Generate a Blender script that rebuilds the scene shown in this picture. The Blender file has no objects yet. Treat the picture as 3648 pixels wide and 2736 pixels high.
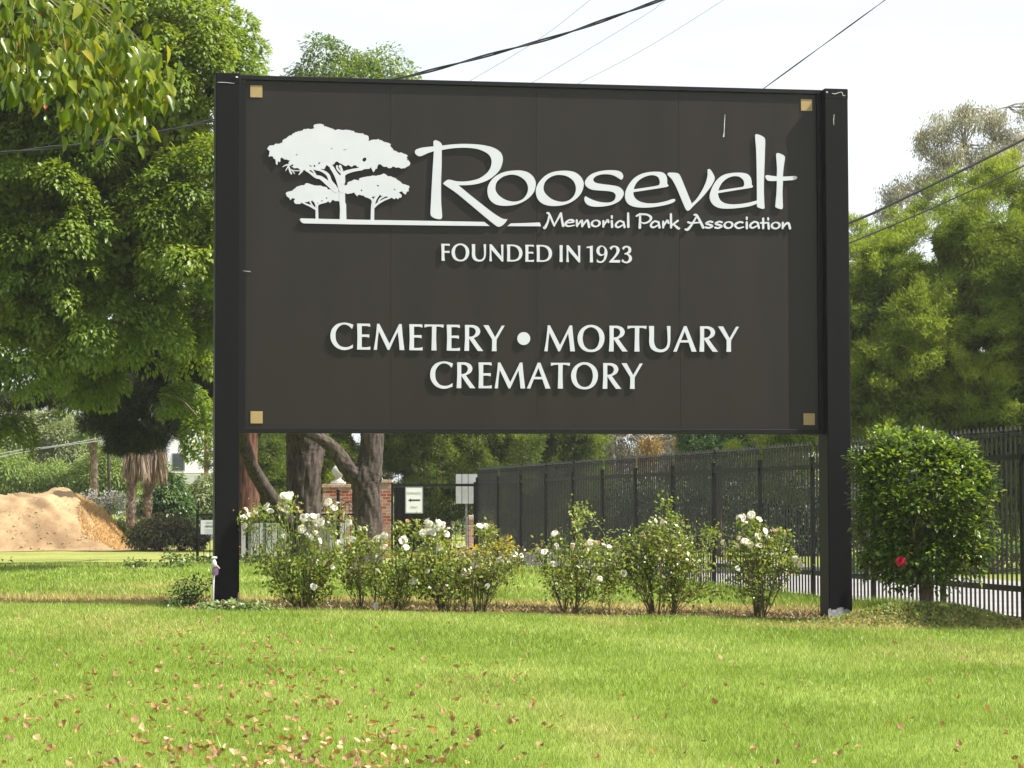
import bpy, math, random
import numpy as np
from mathutils import Vector, Matrix
from mathutils.geometry import tessellate_polygon
rng = np.random.default_rng(7); random.seed(7)
SC = bpy.context.scene; COL = SC.collection
R = math.radians

# ------------------------------------------------------------------ camera
F, EYE, ROLL = 9100.0, 1.5, -0.0029          # focal length in photo pixels, eye height, roll
PITCH = math.atan((1803-1368)/F)
fw = np.array([0, math.cos(PITCH), math.sin(PITCH)]); up0 = np.array([0, -math.sin(PITCH), math.cos(PITCH)]); rt0 = np.array([1., 0, 0])
RT = math.cos(ROLL)*rt0+math.sin(ROLL)*up0; UP = -math.sin(ROLL)*rt0+math.cos(ROLL)*up0
cd = bpy.data.cameras.new('camera'); cam = bpy.data.objects.new('camera', cd); COL.objects.link(cam)
cd.sensor_width = 36.0; cd.lens = 36.0*F/3648; cd.clip_end = 2000; cd.clip_start = 0.5
cam.matrix_world = Matrix(((RT[0], UP[0], -fw[0], 0), (RT[1], UP[1], -fw[1], 0), (RT[2], UP[2], -fw[2], EYE), (0, 0, 0, 1)))
SC.camera = cam

def P(px, py, Y):
    """world point at distance y = Y that the photo shows at pixel (px, py)"""
    d = fw*F+RT*(px-1824)-UP*(py-1368)
    return np.array([0, 0, EYE])+d*(Y/d[1])

# ------------------------------------------------------------------ sky, sun, exposure
SUN_EL, SUN_AZ = R(50.5), R(101.0)            # azimuth clockwise from +Y: the sun stands to the right
w = bpy.data.worlds.new("World"); SC.world = w; w.use_nodes = True
nt = w.node_tree; nt.nodes.clear()
sky = nt.nodes.new('ShaderNodeTexSky'); sky.sky_type = 'NISHITA'; sky.sun_disc = False
sky.sun_elevation = SUN_EL; sky.sun_rotation = SUN_AZ; sky.air_density = 1.0; sky.dust_density = 2.5; sky.ozone_density = 1.0
tcw = nt.nodes.new('ShaderNodeTexCoord'); mpw = nt.nodes.new('ShaderNodeMapping'); mpw.inputs['Scale'].default_value = (1.2, 1.2, 5)
nzw = nt.nodes.new('ShaderNodeTexNoise'); nzw.inputs['Scale'].default_value = 2.3; nzw.inputs['Detail'].default_value = 7; nzw.inputs['Roughness'].default_value = .55
rpw = nt.nodes.new('ShaderNodeValToRGB'); rpw.color_ramp.elements[0].position = .36; rpw.color_ramp.elements[1].position = .68
rpw.color_ramp.elements[0].color = (.52, .52, .52, 1); rpw.color_ramp.elements[1].color = (.92, .92, .92, 1)
mxw = nt.nodes.new('ShaderNodeMixRGB'); mxw.inputs[2].default_value = (6.9, 7.15, 7.3, 1)
bg = nt.nodes.new('ShaderNodeBackground'); bg.inputs['Strength'].default_value = 0.080
ow = nt.nodes.new('ShaderNodeOutputWorld')
L = nt.links.new
L(tcw.outputs['Generated'], mpw.inputs[0]); L(mpw.outputs[0], nzw.inputs['Vector']); L(nzw.outputs['Fac'], rpw.inputs[0])
L(sky.outputs[0], mxw.inputs[1]); L(rpw.outputs[0], mxw.inputs[0]); L(mxw.outputs[0], bg.inputs[0]); L(bg.outputs[0], ow.inputs[0])
sd = bpy.data.lights.new('sun', 'SUN'); sd.energy = 5.0; sd.angle = R(.53); sd.color = (1, .955, .88)
sun = bpy.data.objects.new('sun', sd); COL.objects.link(sun)
tosun = Vector((math.sin(SUN_AZ)*math.cos(SUN_EL), math.cos(SUN_AZ)*math.cos(SUN_EL), math.sin(SUN_EL)))
sun.rotation_euler = tosun.to_track_quat('Z', 'Y').to_euler(); sun.location = (30, 0, 40)
vs = SC.view_settings; vs.view_transform = 'Standard'; vs.look = 'None'; vs.exposure = 1.3; vs.gamma = 1
SC.cycles.max_bounces = 6; SC.cycles.transparent_max_bounces = 4; SC.cycles.caustics_reflective = False; SC.cycles.caustics_refractive = False

# ------------------------------------------------------------------ helpers
def props(o, label=None, cat=None, group=None, kind=None):
    if label: o['label'] = label
    if cat: o['category'] = cat
    if group: o['group'] = group
    if kind: o['kind'] = kind
    return o
def thing(name, label, cat, loc=(0, 0, 0), rz=0, group=None):
    o = bpy.data.objects.new(name, None); COL.objects.link(o); o.location = [float(v) for v in loc]; o.rotation_euler = (0, 0, rz)
    o.empty_display_size = .2
    return props(o, label, cat, group)
def obj(name, me, parent=None, loc=None):
    o = bpy.data.objects.new(name, me); COL.objects.link(o)
    if parent: o.parent = parent
    if loc is not None: o.location = [float(v) for v in loc]
    return o
def mesh(name, V, Fc, mat, smooth=False):
    """V (n,3); Fc list/array of index tuples, all the same length or mixed"""
    me = bpy.data.meshes.new(name)
    V = np.asarray(V, dtype=np.float32)
    if isinstance(Fc, np.ndarray) and Fc.ndim == 2:
        n, k = Fc.shape
        me.vertices.add(len(V)); me.vertices.foreach_set('co', V.ravel())
        me.loops.add(n*k); me.loops.foreach_set('vertex_index', Fc.astype(np.int32).ravel())
        me.polygons.add(n); me.polygons.foreach_set('loop_start', np.arange(0, n*k, k, dtype=np.int32))
        if smooth: me.polygons.foreach_set('use_smooth', np.ones(n, dtype=bool))
        me.update(calc_edges=True)
    else:
        me.from_pydata([tuple(map(float, v)) for v in V], [], [tuple(int(i) for i in f) for f in Fc]); me.update()
        if smooth: me.polygons.foreach_set('use_smooth', np.ones(len(me.polygons), dtype=bool))
    if mat: me.materials.append(mat)
    return me
class MB:
    """collects boxes, tubes, lathes and sheets into one mesh"""
    def __init__(s): s.V = []; s.F = []; s.n = 0
    def add(s, V, Fc):
        V = np.asarray(V, float); s.V.append(V); s.F += [tuple(i+s.n for i in f) for f in Fc]; s.n += len(V); return s
    def box(s, a, b, bev=0.0, M=None):
        a = np.array(a, float); b = np.array(b, float); x0, y0, z0 = np.minimum(a, b); x1, y1, z1 = np.maximum(a, b)
        if bev:
            c = bev; V = []
            for z, k in ((z0, c), (z0+c, 0), (z1-c, 0), (z1, c)):
                V += [(x0+c+k*.0, y0+k, z), (x1-c, y0+k, z), (x1-k, y0+c, z), (x1-k, y1-c, z), (x1-c, y1-k, z), (x0+c, y1-k, z), (x0+k, y1-c, z), (x0+k, y0+c, z)]
            Fc = [tuple(range(7, -1, -1)), tuple(range(24, 32))]
            for l in range(3):
                for i in range(8): j = (i+1) % 8; Fc.append((l*8+i, l*8+j, l*8+8+j, l*8+8+i))
        else:
            V = [(x0, y0, z0), (x1, y0, z0), (x1, y1, z0), (x0, y1, z0), (x0, y0, z1), (x1, y0, z1), (x1, y1, z1), (x0, y1, z1)]
            Fc = [(3, 2, 1, 0), (4, 5, 6, 7), (0, 1, 5, 4), (1, 2, 6, 5), (2, 3, 7, 6), (3, 0, 4, 7)]
        V = np.array(V)
        if M is not None: V = V@np.array(M).T
        return s.add(V, Fc)
    def tube(s, pts, rad, n=8, cap=True, rough=0.0, seed=0):
        V, Fc = tube(pts, rad, n, cap, rough, seed); return s.add(V, Fc)
    def lathe(s, prof, c=(0, 0, 0), n=16):
        V = []; c = np.array(c, float)
        for r, z in prof:
            for i in range(n): a = 2*math.pi*i/n; V.append(c+np.array([r*math.cos(a), r*math.sin(a), z]))
        Fc = []
        for l in range(len(prof)-1):
            for i in range(n): j = (i+1) % n; Fc.append((l*n+i, l*n+j, l*n+n+j, l*n+n+i))
        Fc.append(tuple(range(n-1, -1, -1))); Fc.append(tuple((len(prof)-1)*n+i for i in range(n)))
        return s.add(V, Fc)
    def build(s, name, mat, parent=None, smooth=False, loc=None):
        V = np.concatenate(s.V); o = obj(name, mesh(name, V, s.F, mat, smooth), parent, loc); return o
def tube(pts, rad, n=8, cap=True, rough=0.0, seed=0):
    pts = np.asarray(pts, float); rad = np.broadcast_to(np.asarray(rad, float), (len(pts),))
    t = np.gradient(pts, axis=0); t /= np.linalg.norm(t, axis=1)[:, None]+1e-9
    ref = np.array([0, 1., 0]) if abs(t[0][1]) < .8 else np.array([1., 0, 0])
    V = []; rr = np.random.default_rng(seed); ph = rr.random(8)*6.28
    for k in range(len(pts)):
        u = ref-t[k]*(ref@t[k]); u /= np.linalg.norm(u); v = np.cross(t[k], u); ref = u
        a = np.arange(n)*2*math.pi/n
        r = rad[k]*(1+rough*(np.sin(3*a+ph[0]+k*.35*18/max(n, 18))*.5+np.sin(5*a+ph[1]-k*.6*18/max(n, 18))*.4+np.sin(9*a+ph[2]+k*.9*18/max(n, 18))*.3)+(rough*.9*(np.abs(np.sin(a*8.5+ph[3]+.6*np.sin(k*.23+ph[4])))-.6)+rough*.6*(rr.random(n)-.5) if n > 30 else 0))
        V.append(pts[k]+np.outer(np.cos(a)*r, u)+np.outer(np.sin(a)*r, v))
    V = np.concatenate(V); Fc = []
    for l in range(len(pts)-1):
        for i in range(n): j = (i+1) % n; Fc.append((l*n+i, l*n+j, l*n+n+j, l*n+n+i))
    if cap: Fc.append(tuple(range(n-1, -1, -1))); Fc.append(tuple((len(pts)-1)*n+i for i in range(n)))
    return V, Fc
def spline(pts, m=6):
    """open Catmull-Rom through rows of any width"""
    p = np.asarray(pts, float); q = np.vstack([2*p[0]-p[1], p, 2*p[-1]-p[-2]]); out = []
    for i in range(1, len(q)-2):
        for t in np.linspace(0, 1, m, endpoint=False):
            out.append(.5*((2*q[i])+(-q[i-1]+q[i+1])*t+(2*q[i-1]-5*q[i]+4*q[i+1]-q[i+2])*t*t+(-q[i-1]+3*q[i]-3*q[i+1]+q[i+2])*t**3))
    out.append(p[-1]); return np.array(out)
def unit(v): return v/(np.linalg.norm(v, axis=-1, keepdims=True)+1e-9)
def rnd3(n): return unit(rng.normal(size=(n, 3)))

# ------------------------------------------------------------------ materials
MATS = {}
def newmat(name):
    m = bpy.data.materials.new(name); m.use_nodes = True; n = m.node_tree.nodes; n.clear()
    o = n.new('ShaderNodeOutputMaterial'); return m, m.node_tree, o
def ramp(t, stops, interp='LINEAR'):
    r = t.nodes.new('ShaderNodeValToRGB'); e = r.color_ramp.elements; r.color_ramp.interpolation = interp
    while len(e) < len(stops): e.new(.5)
    for k, (p, c) in enumerate(stops): e[k].position = p; e[k].color = (*c, 1)
    return r
def noise(t, scale, detail=4, rough=.55, vec=None, stretch=None):
    n = t.nodes.new('ShaderNodeTexNoise'); n.inputs['Scale'].default_value = scale; n.inputs['Detail'].default_value = detail; n.inputs['Roughness'].default_value = rough
    if vec is None:
        tc = t.nodes.new('ShaderNodeTexCoord'); vec = tc.outputs['Object']
    if stretch:
        mp = t.nodes.new('ShaderNodeMapping'); mp.inputs['Scale'].default_value = stretch; t.links.new(vec, mp.inputs[0]); vec = mp.outputs[0]
    t.links.new(vec, n.inputs['Vector']); return n
def mat(name, c1, c2=None, scale=6, rough=.6, spec=.4, bump=0, bscale=None, metal=0, stretch=None, detail=5, pos=(.35, .65)):
    if name in MATS: return MATS[name]
    m, t, o = newmat(name); b = t.nodes.new('ShaderNodeBsdfPrincipled'); b.inputs['Roughness'].default_value = rough
    b.inputs['Specular IOR Level'].default_value = spec; b.inputs['Metallic'].default_value = metal
    c2 = c2 or tuple(x*.75 for x in c1)
    n = noise(t, scale, detail, stretch=stretch); r = ramp(t, [(pos[0], c1), (pos[1], c2)]); t.links.new(n.outputs['Fac'], r.inputs[0]); t.links.new(r.outputs[0], b.inputs['Base Color'])
    if bump:
        n2 = noise(t, bscale or scale*3, 6, .6, stretch=stretch); bp = t.nodes.new('ShaderNodeBump'); bp.inputs['Strength'].default_value = bump; bp.inputs['Distance'].default_value = .02
        t.links.new(n2.outputs['Fac'], bp.inputs['Height']); t.links.new(bp.outputs[0], b.inputs['Normal'])
    t.links.new(b.outputs[0], o.inputs[0]); MATS[name] = m; return m
def leafmat(name, stops, trans=.35, rough=.45, spec=.35, tint=1.0, clump=None):
    """leaf colour picked per leaf; light passes through the blade"""
    if name in MATS: return MATS[name]
    m, t, o = newmat(name); g = t.nodes.new('ShaderNodeNewGeometry')
    r = ramp(t, stops); src = g.outputs['Random Per Island']
    if clump:
        n = noise(t, clump, 2); ma = t.nodes.new('ShaderNodeMath'); ma.operation = 'MULTIPLY_ADD'; ma.inputs[1].default_value = .45
        t.links.new(src, ma.inputs[0]); mb = t.nodes.new('ShaderNodeMath'); mb.operation = 'MULTIPLY_ADD'; mb.inputs[1].default_value = 1.6; mb.inputs[2].default_value = -.52
        t.links.new(n.outputs['Fac'], mb.inputs[0]); t.links.new(mb.outputs[0], ma.inputs[2]); src = ma.outputs[0]
    t.links.new(src, r.inputs[0])
    b = t.nodes.new('ShaderNodeBsdfPrincipled'); b.inputs['Roughness'].default_value = rough; b.inputs['Specular IOR Level'].default_value = spec
    tr = t.nodes.new('ShaderNodeBsdfTranslucent'); mx = t.nodes.new('ShaderNodeMixShader'); mx.inputs[0].default_value = trans
    mul = t.nodes.new('ShaderNodeMixRGB'); mul.blend_type = 'MULTIPLY'; mul.inputs[0].default_value = 1; mul.inputs[2].default_value = (1.25*tint, 1.15*tint, .55*tint, 1)
    t.links.new(r.outputs[0], b.inputs['Base Color']); t.links.new(r.outputs[0], mul.inputs[1]); t.links.new(mul.outputs[0], tr.inputs[0])
    t.links.new(b.outputs[0], mx.inputs[1]); t.links.new(tr.outputs[0], mx.inputs[2]); t.links.new(mx.outputs[0], o.inputs[0]); MATS[name] = m; return m

# ------------------------------------------------------------------ ground shape
def xfence(Y): return -1.048+(76.0-np.asarray(Y, float))*.2084
def zg(x, y):
    x = np.asarray(x, float); y = np.asarray(y, float)
    z = -.06-.19*np.tanh(x/6.0)*(1/(1+np.exp((y-66)/6)))
    z = z+.30*np.exp(-np.abs((x-5.75)/1.15)**2.6-np.abs((y-35.75)/.5)**2.4)
    out = 1/(1+np.exp(-(x-xfence(y)-.1)/.12)); z = z*(1-out)+(-.2)*out
    return z+.012*np.sin(x*1.7+y*.6)*np.cos(y*.9-x*.4)
def lawn_color(t):
    """shared by the turf sheet and its blades: mown green with paler and dry patches, worn strips along the bed"""
    N = t.nodes; K = t.links.new
    tc = N.new('ShaderNodeTexCoord'); v = tc.outputs['Object']
    n1 = noise(t, .35, 5, .6, v, (1, .55, 1)); n2 = noise(t, .16, 4, .6, v, (1.6, .5, 1)); n3 = noise(t, 7, 3, .6, v)
    r1 = ramp(t, [(.30, (.150, .218, .024)), (.47, (.195, .272, .036)), (.60, (.25, .318, .060)), (.74, (.33, .365, .100))]); K(n1.outputs['Fac'], r1.inputs[0])
    dry = ramp(t, [(.53, (0, 0, 0)), (.70, (.62, .62, .62))]); K(n2.outputs['Fac'], dry.inputs[0])
    m1 = N.new('ShaderNodeMixRGB'); m1.inputs[2].default_value = (.40, .345, .125, 1); K(dry.outputs[0], m1.inputs[0]); K(r1.outputs[0], m1.inputs[1])
    sx = N.new('ShaderNodeSeparateXYZ'); K(v, sx.inputs[0])
    # worn strips: w = y - .172 x  (parallel to the sign)
    mm = N.new('ShaderNodeMath'); mm.operation = 'MULTIPLY_ADD'; mm.inputs[1].default_value = -.172; K(sx.outputs['X'], mm.inputs[0]); K(sx.outputs['Y'], mm.inputs[2])
    wob = N.new('ShaderNodeMath'); wob.operation = 'MULTIPLY_ADD'; wob.inputs[1].default_value = 1.0; K(n1.outputs['Fac'], wob.inputs[0]); K(mm.outputs[0], wob.inputs[2])
    def band(c, hw, soft):
        a = N.new('ShaderNodeMath'); a.operation = 'SUBTRACT'; a.inputs[1].default_value = c; K(wob.outputs[0], a.inputs[0])
        b = N.new('ShaderNodeMath'); b.operation = 'ABSOLUTE'; K(a.outputs[0], b.inputs[0])
        mr = N.new('ShaderNodeMapRange'); mr.inputs[1].default_value = hw; mr.inputs[2].default_value = hw+soft; mr.inputs[3].default_value = 1; mr.inputs[4].default_value = 0; K(b.outputs[0], mr.inputs[0]); return mr
    b1 = band(40.6, 1.1, 1.2); m2 = N.new('ShaderNodeMixRGB'); m2.inputs[2].default_value = (.36, .27, .105, 1)
    k1 = N.new('ShaderNodeMath'); k1.operation = 'MULTIPLY'; k1.inputs[1].default_value = .8; K(b1.outputs[0], k1.inputs[0]); K(k1.outputs[0], m2.inputs[0]); K(m1.outputs[0], m2.inputs[1])
    b2 = band(35.2, .25, .8); xr = N.new('ShaderNodeMapRange'); xr.inputs[1].default_value = 2.6; xr.inputs[2].default_value = 5.2; K(sx.outputs['X'], xr.inputs[0])
    k2 = N.new('ShaderNodeMath'); k2.operation = 'MULTIPLY'; K(b2.outputs[0], k2.inputs[0]); K(xr.outputs[0], k2.inputs[1])
    m3 = N.new('ShaderNodeMixRGB'); m3.inputs[2].default_value = (.40, .27, .12, 1); K(k2.outputs[0], m3.inputs[0]); K(m2.outputs[0], m3.inputs[1])
    far = N.new('ShaderNodeMapRange'); far.inputs[1].default_value = 62; far.inputs[2].default_value = 76; far.inputs[3].default_value = 0; far.inputs[4].default_value = .38; K(sx.outputs['Y'], far.inputs[0])
    m4 = N.new('ShaderNodeMixRGB'); m4.inputs[2].default_value = (.37, .32, .12, 1); K(far.outputs[0], m4.inputs[0]); K(m3.outputs[0], m4.inputs[1])
    fine = N.new('ShaderNodeMapRange'); fine.inputs[3].default_value = .72; fine.inputs[4].default_value = 1.28; K(n3.outputs['Fac'], fine.inputs[0])
    m5 = N.new('ShaderNodeVectorMath'); m5.operation = 'SCALE'; K(m4.outputs[0], m5.inputs[0]); K(fine.outputs[0], m5.inputs['Scale'])
    return m5.outputs[0]
m, t, o = newmat('lawn'); c = lawn_color(t); b = t.nodes.new('ShaderNodeBsdfPrincipled'); b.inputs['Roughness'].default_value = .9; b.inputs['Specular IOR Level'].default_value = .1
sc = t.nodes.new('ShaderNodeVectorMath'); sc.operation = 'SCALE'; sc.inputs['Scale'].default_value = .72; t.links.new(c, sc.inputs[0]); t.links.new(sc.outputs[0], b.inputs['Base Color'])
nb = noise(t, 40, 4); bp = t.nodes.new('ShaderNodeBump'); bp.inputs['Strength'].default_value = .7; bp.inputs['Distance'].default_value = .04; t.links.new(nb.outputs['Fac'], bp.inputs['Height']); t.links.new(bp.outputs[0], b.inputs['Normal'])
t.links.new(b.outputs[0], o.inputs[0]); M_LAWN = m
m, t, o = newmat('grass_blade'); c = lawn_color(t); g = t.nodes.new('ShaderNodeNewGeometry'); mr = t.nodes.new('ShaderNodeMapRange'); mr.inputs[3].default_value = .75; mr.inputs[4].default_value = 1.35
t.links.new(g.outputs['Random Per Island'], mr.inputs[0]); sc = t.nodes.new('ShaderNodeVectorMath'); sc.operation = 'SCALE'; t.links.new(c, sc.inputs[0]); t.links.new(mr.outputs[0], sc.inputs['Scale'])
b = t.nodes.new('ShaderNodeBsdfPrincipled'); b.inputs['Roughness'].default_value = .45; b.inputs['Specular IOR Level'].default_value = .3; t.links.new(sc.outputs[0], b.inputs['Base Color'])
tr = t.nodes.new('ShaderNodeBsdfTranslucent'); t.links.new(sc.outputs[0], tr.inputs[0]); mx = t.nodes.new('ShaderNodeMixShader'); mx.inputs[0].default_value = .4
t.links.new(b.outputs[0], mx.inputs[1]); t.links.new(tr.outputs[0], mx.inputs[2]); t.links.new(mx.outputs[0], o.inputs[0]); M_BLADE = m

def grid(xs, ys, zoff=0.0):
    X, Y = np.meshgrid(xs, ys); V = np.c_[X.ravel(), Y.ravel(), (zg(X, Y)+zoff).ravel()]
    nx = len(xs); i = (np.arange(len(ys)-1)[:, None]*nx+np.arange(nx-1)[None]).ravel()
    return V, np.c_[i, i+1, i+1+nx, i+nx]
xs = np.unique(np.r_[-450, -250, -120, np.arange(-60, 60, 1.0), np.arange(-6, 12, .15), 120, 250, 450])
ys = np.unique(np.r_[-100, -30, np.arange(-10, 120, 1.0), np.arange(33, 40, .12), 150, 250, 500])
V, Fc = grid(xs, ys); props(obj('lawn', mesh('lawn', V, Fc, M_LAWN, True)), kind='structure')

# flower bed under the roses: a strip of brown soil along the sign
TH = .171; EX = np.array([math.cos(TH), math.sin(TH), 0]); NZ = np.array([math.sin(TH), -math.cos(TH), 0])
O3 = np.array([-3.8662, 37.0, 2.6432])
def strip(name, pts_a, pts_b, mat_, zoff, m=3):
    a = np.array(pts_a, float); b = np.array(pts_b, float); V = []
    for k in range(m+1): V.append(a+(b-a)*k/m)
    V = np.concatenate(V); n = len(a); V = np.c_[V, zg(V[:, 0], V[:, 1])+zoff]
    i = (np.arange(m)[:, None]*n+np.arange(n-1)[None]).ravel(); return mesh(name, V, np.c_[i, i+1, i+1+n, i+n], mat_, True)
u = np.linspace(-1.0, 9.5, 70); tp_ = np.clip(np.minimum(u+1.0, 9.5-u)*1.6, 0.02, 1)[:, None]; wv = .10*np.sin(u*3.1)+.07*np.sin(u*7.7+1)
fa = np.array([(O3+EX*q+NZ*(.75+.5*d))[:2] for q, d in zip(u, wv)]); fb = np.array([(O3+EX*q-NZ*(1.55-1.6*d))[:2] for q, d in zip(u, wv[::-1])]); fm_ = (fa+fb)/2; fa = fm_+(fa-fm_)*tp_; fb = fm_+(fb-fm_)*tp_
M_SOIL = mat('soil', (.20, .135, .085), (.085, .055, .035), 7, .95, .05, 1.0, 22)
props(obj('flower_bed', strip('flower_bed', fa, fb, M_SOIL, .012)), kind='structure')
# driveway behind the fence with a pale kerb
yy = np.linspace(30, 112, 90)
M_CON = mat('driveway', (.27, .255, .25), (.21, .20, .197), 1.2, .9, .15, .25, 60)
props(obj('driveway', strip('driveway', np.c_[xfence(yy)+.35, yy], np.c_[xfence(yy)+8.2, yy], M_CON, .012, 6)), kind='structure')
kb = MB(); yk = np.linspace(30, 76, 47)
for a, b_ in zip(yk[:-1], yk[1:]):
    pa = np.array([xfence(a), a]); pb = np.array([xfence(b_), b_]); n = np.array([.979, .204])
    q = [pa+n*.12, pa+n*.33, pb+n*.33, pb+n*.12]; z0, z1 = -.35, -.10
    kb.add([(*p, z) for z in (z0, z1) for p in q], [(4, 5, 6, 7), (0, 1, 5, 4), (1, 2, 6, 5), (3, 0, 4, 7)])
props(kb.build('kerb', mat('kerb', (.36, .35, .335), (.28, .27, .26), 4, .9, .1, .2)), kind='structure')

# ------------------------------------------------------------------ blades of grass
def blades(name, x, y, h, wd, lean=.45, mat_=None, parent=None, kind='stuff', zoff=0, label=None, cat=None):
    n = len(x); z = zg(x, y)+zoff; a = rng.random(n)*6.283; ln = rng.normal(size=(n, 2))*lean*h[:, None]
    b0 = np.c_[x-np.cos(a)*wd/2, y-np.sin(a)*wd/2, z-.005]; b1 = np.c_[x+np.cos(a)*wd/2, y+np.sin(a)*wd/2, z-.005]; tp = np.c_[x+ln[:, 0], y+ln[:, 1], z+h]
    V = np.stack([b0, b1, tp], 1).reshape(-1, 3); Fc = np.arange(3*n).reshape(-1, 3)
    o = obj(name, mesh(name, V, Fc, mat_ or M_BLADE), parent); return props(o, label, cat, kind=kind)
def bedmask(x, y):
    d = np.c_[x-O3[0], y-O3[1]]; uu = d@EX[:2]; nn = d@NZ[:2]
    return (uu > -.75) & (uu < 9.3) & (nn < .78+.03*np.sin(uu*9)) & (nn > -1.5+.25*np.sin(uu*2.7)+.15*np.sin(uu*7))
def scatter(y0, y1, dens, marg=3.2):
    yy = y0+(y1-y0)*rng.random(int(dens*(y1-y0)*2*(.2*y1+marg))); xx = (rng.random(len(yy))*2-1)*(.2*y1+marg); k = (np.abs(xx) < .2*yy+marg) & (xx < xfence(yy)+.1) & ~bedmask(xx, yy)
    return xx[k], yy[k]
X = []; Y = []; H = []; W = []
for y0, y1, dn, hh, ww in ((11.5, 16, 2600, .036, .0042), (16, 21, 2000, .038, .0052), (21, 28, 1200, .042, .0072), (28, 37.5, 760, .046, .010), (37.5, 48, 300, .06, .018), (48, 66, 110, .065, .026)):
    x, y = scatter(y0, y1, dn); X.append(x); Y.append(y); pt = .5+.5*np.sin(x*1.9+1.7*np.sin(y*1.1))*np.sin(y*2.3+1.3*np.sin(x*.8)); H.append(hh*(.5+.75*rng.random(len(x))+.55*pt**3+1.3*(rng.random(len(x)) < .012))); W.append(ww*(.7+.6*rng.random(len(x))))
for k in range(46):
    y = 14+22*rng.random()**1.3; x = (rng.random()*2-1)*(.2*y+.8)
    if x < xfence(y)-1 and not bedmask(np.array([x]), np.array([y]))[0]:
        m_ = 60; X.append(x+rng.normal(size=m_)*.10); Y.append(y+rng.normal(size=m_)*.10); H.append(.05+.07*rng.random(m_)); W.append(np.full(m_, .008))
X, Y, H, W = map(np.concatenate, (X, Y, H, W))
props(blades('grass', X, Y, H, W), 'short mown sunny lawn grass', 'grass')

# ------------------------------------------------------------------ lettering: outlines measured on the sign's own plane
def SP(px, py, n=0.0):
    """pixel -> (u, v) on the sign's plane, n metres in front of the board"""
    d = fw*F+RT*(px-1824)-UP*(py-1368); o_ = O3+NZ*n; c0 = np.array([0, 0, EYE]); tt = ((o_-c0)@NZ)/(d@NZ); q = c0+d*tt-O3
    return np.array([q@EX, q[2]+O3[2]])
def smooth_closed(pts, m=5):
    """closed outline; a third value of 1 marks a sharp corner"""
    p = [np.array(q[:2], float) for q in pts]; cn = [len(q) > 2 for q in pts]; n = len(p); out = []
    for i in range(n):
        a, b_, c_, d = p[i-1], p[i], p[(i+1) % n], p[(i+2) % n]; L_ = np.linalg.norm(c_-b_)
        t0 = (c_-b_) if cn[i] else (c_-a)*L_/(L_+np.linalg.norm(b_-a)+1e-9); t1 = (c_-b_) if cn[(i+1) % n] else (d-b_)*L_/(L_+np.linalg.norm(d-c_)+1e-9)
        if cn[i] and cn[(i+1) % n]: out.append(b_); continue
        for s in np.arange(m)/m:
            out.append((2*s**3-3*s*s+1)*b_+(s**3-2*s*s+s)*t0+(-2*s**3+3*s*s)*c_+(s**3-s*s)*t1)
    return out
class Letters:
    def __init__(s): s.V = []; s.F = []; s.k = 0
    def fill(s, contours, n0, n1):
        """contours in (u,v): first is the outline, the rest are holes; solid from n0 to n1 in front of the board"""
        base = sum(len(v) for v in s.V); flat = [q for c in contours for q in c]; N = len(flat)
        tris = tessellate_polygon([[Vector((q[0], q[1], 0)) for q in c] for c in contours])
        V = [(q[0], -n1, q[1]) for q in flat]+[(q[0], -n0, q[1]) for q in flat]; s.V.append(V)
        s.F += [tuple(base+i for i in tr_) for tr_ in tris]; k = 0
        for c in contours:
            for i in range(len(c)): j = (i+1) % len(c); s.F.append((base+k+i, base+k+j, base+N+k+j, base+N+k+i))
            k += len(c)
    def pix(s, contours, n0, n1): s.fill([[SP(*q, n1) for q in c] for c in contours], n0, n1)
    def stroke(s, pts, n0, n1, m=6, conv=lambda q: q, cap=True):
        p = spline(np.array(pts, float), m) if len(pts) > 2 else np.array(pts, float)
        q = p[:, :2]; wd = p[:, 2]/2; t_ = np.gradient(q, axis=0); t_ /= np.linalg.norm(t_, axis=1)[:, None]+1e-9; nn = np.c_[-t_[:, 1], t_[:, 0]]
        l = q+nn*wd[:, None]; r = q-nn*wd[:, None]; s.k = (s.k+1) % 6; nf = n1+s.k*.0006
        def cap_(c, w_, tt, n_): return [c+w_*(n_*math.cos(a)+tt*math.sin(a)) for a in np.linspace(0, math.pi, 8)]
        pts2 = list(l)+list(r); M = len(q); base = sum(len(v) for v in s.V); out = list(range(M))+list(range(2*M-1, M-1, -1)); Fc = [(i, i+1, M+i+1, M+i) for i in range(M-1)]
        if cap:
            for c, w_, tt, n_, ia, ib in ((q[-1], wd[-1], t_[-1], nn[-1], M-1, 2*M-1), (q[0], wd[0], -t_[0], -nn[0], M, 0)):
                k0 = len(pts2); e = cap_(c, w_, tt, n_)[1:-1]; pts2 += e; ring_ = [ia]+list(range(k0, k0+len(e)))+[ib]; Fc.append(tuple(ring_)); p_ = out.index(ia) if ia == M-1 else len(out)
                out = out[:p_+1]+list(range(k0, k0+len(e)))+out[p_+1:] if ia == M-1 else out+list(range(k0, k0+len(e)))
        uv = [SP(*conv(z), nf) for z in pts2]; N = len(uv); s.V.append([(z[0], -nf, z[1]) for z in uv]+[(z[0], -n0, z[1]) for z in uv])
        s.F += [tuple(base+i for i in f_) for f_ in Fc]
        for i in range(len(out)): j = (i+1) % len(out); s.F.append((base+out[i], base+out[j], base+N+out[j], base+N+out[i]))
    def build(s, name, mat_, parent):
        V = np.array([v for b_ in s.V for v in b_]); V[:, 2] += 0
        return obj(name, mesh(name, V, s.F, mat_), parent)
G = {}
G['F'] = [[(0, 100, 1), (50.5, 100, 1), (50, 88.5, 1), (35, 90), (19, 90, 1), (18.5, 57.5, 1), (49, 58.5, 1), (49, 46.5, 1), (18.5, 48, 1), (19, 20), (21.5, 0, 1), (2, 0, 1), (2.5, 40)]]
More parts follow.
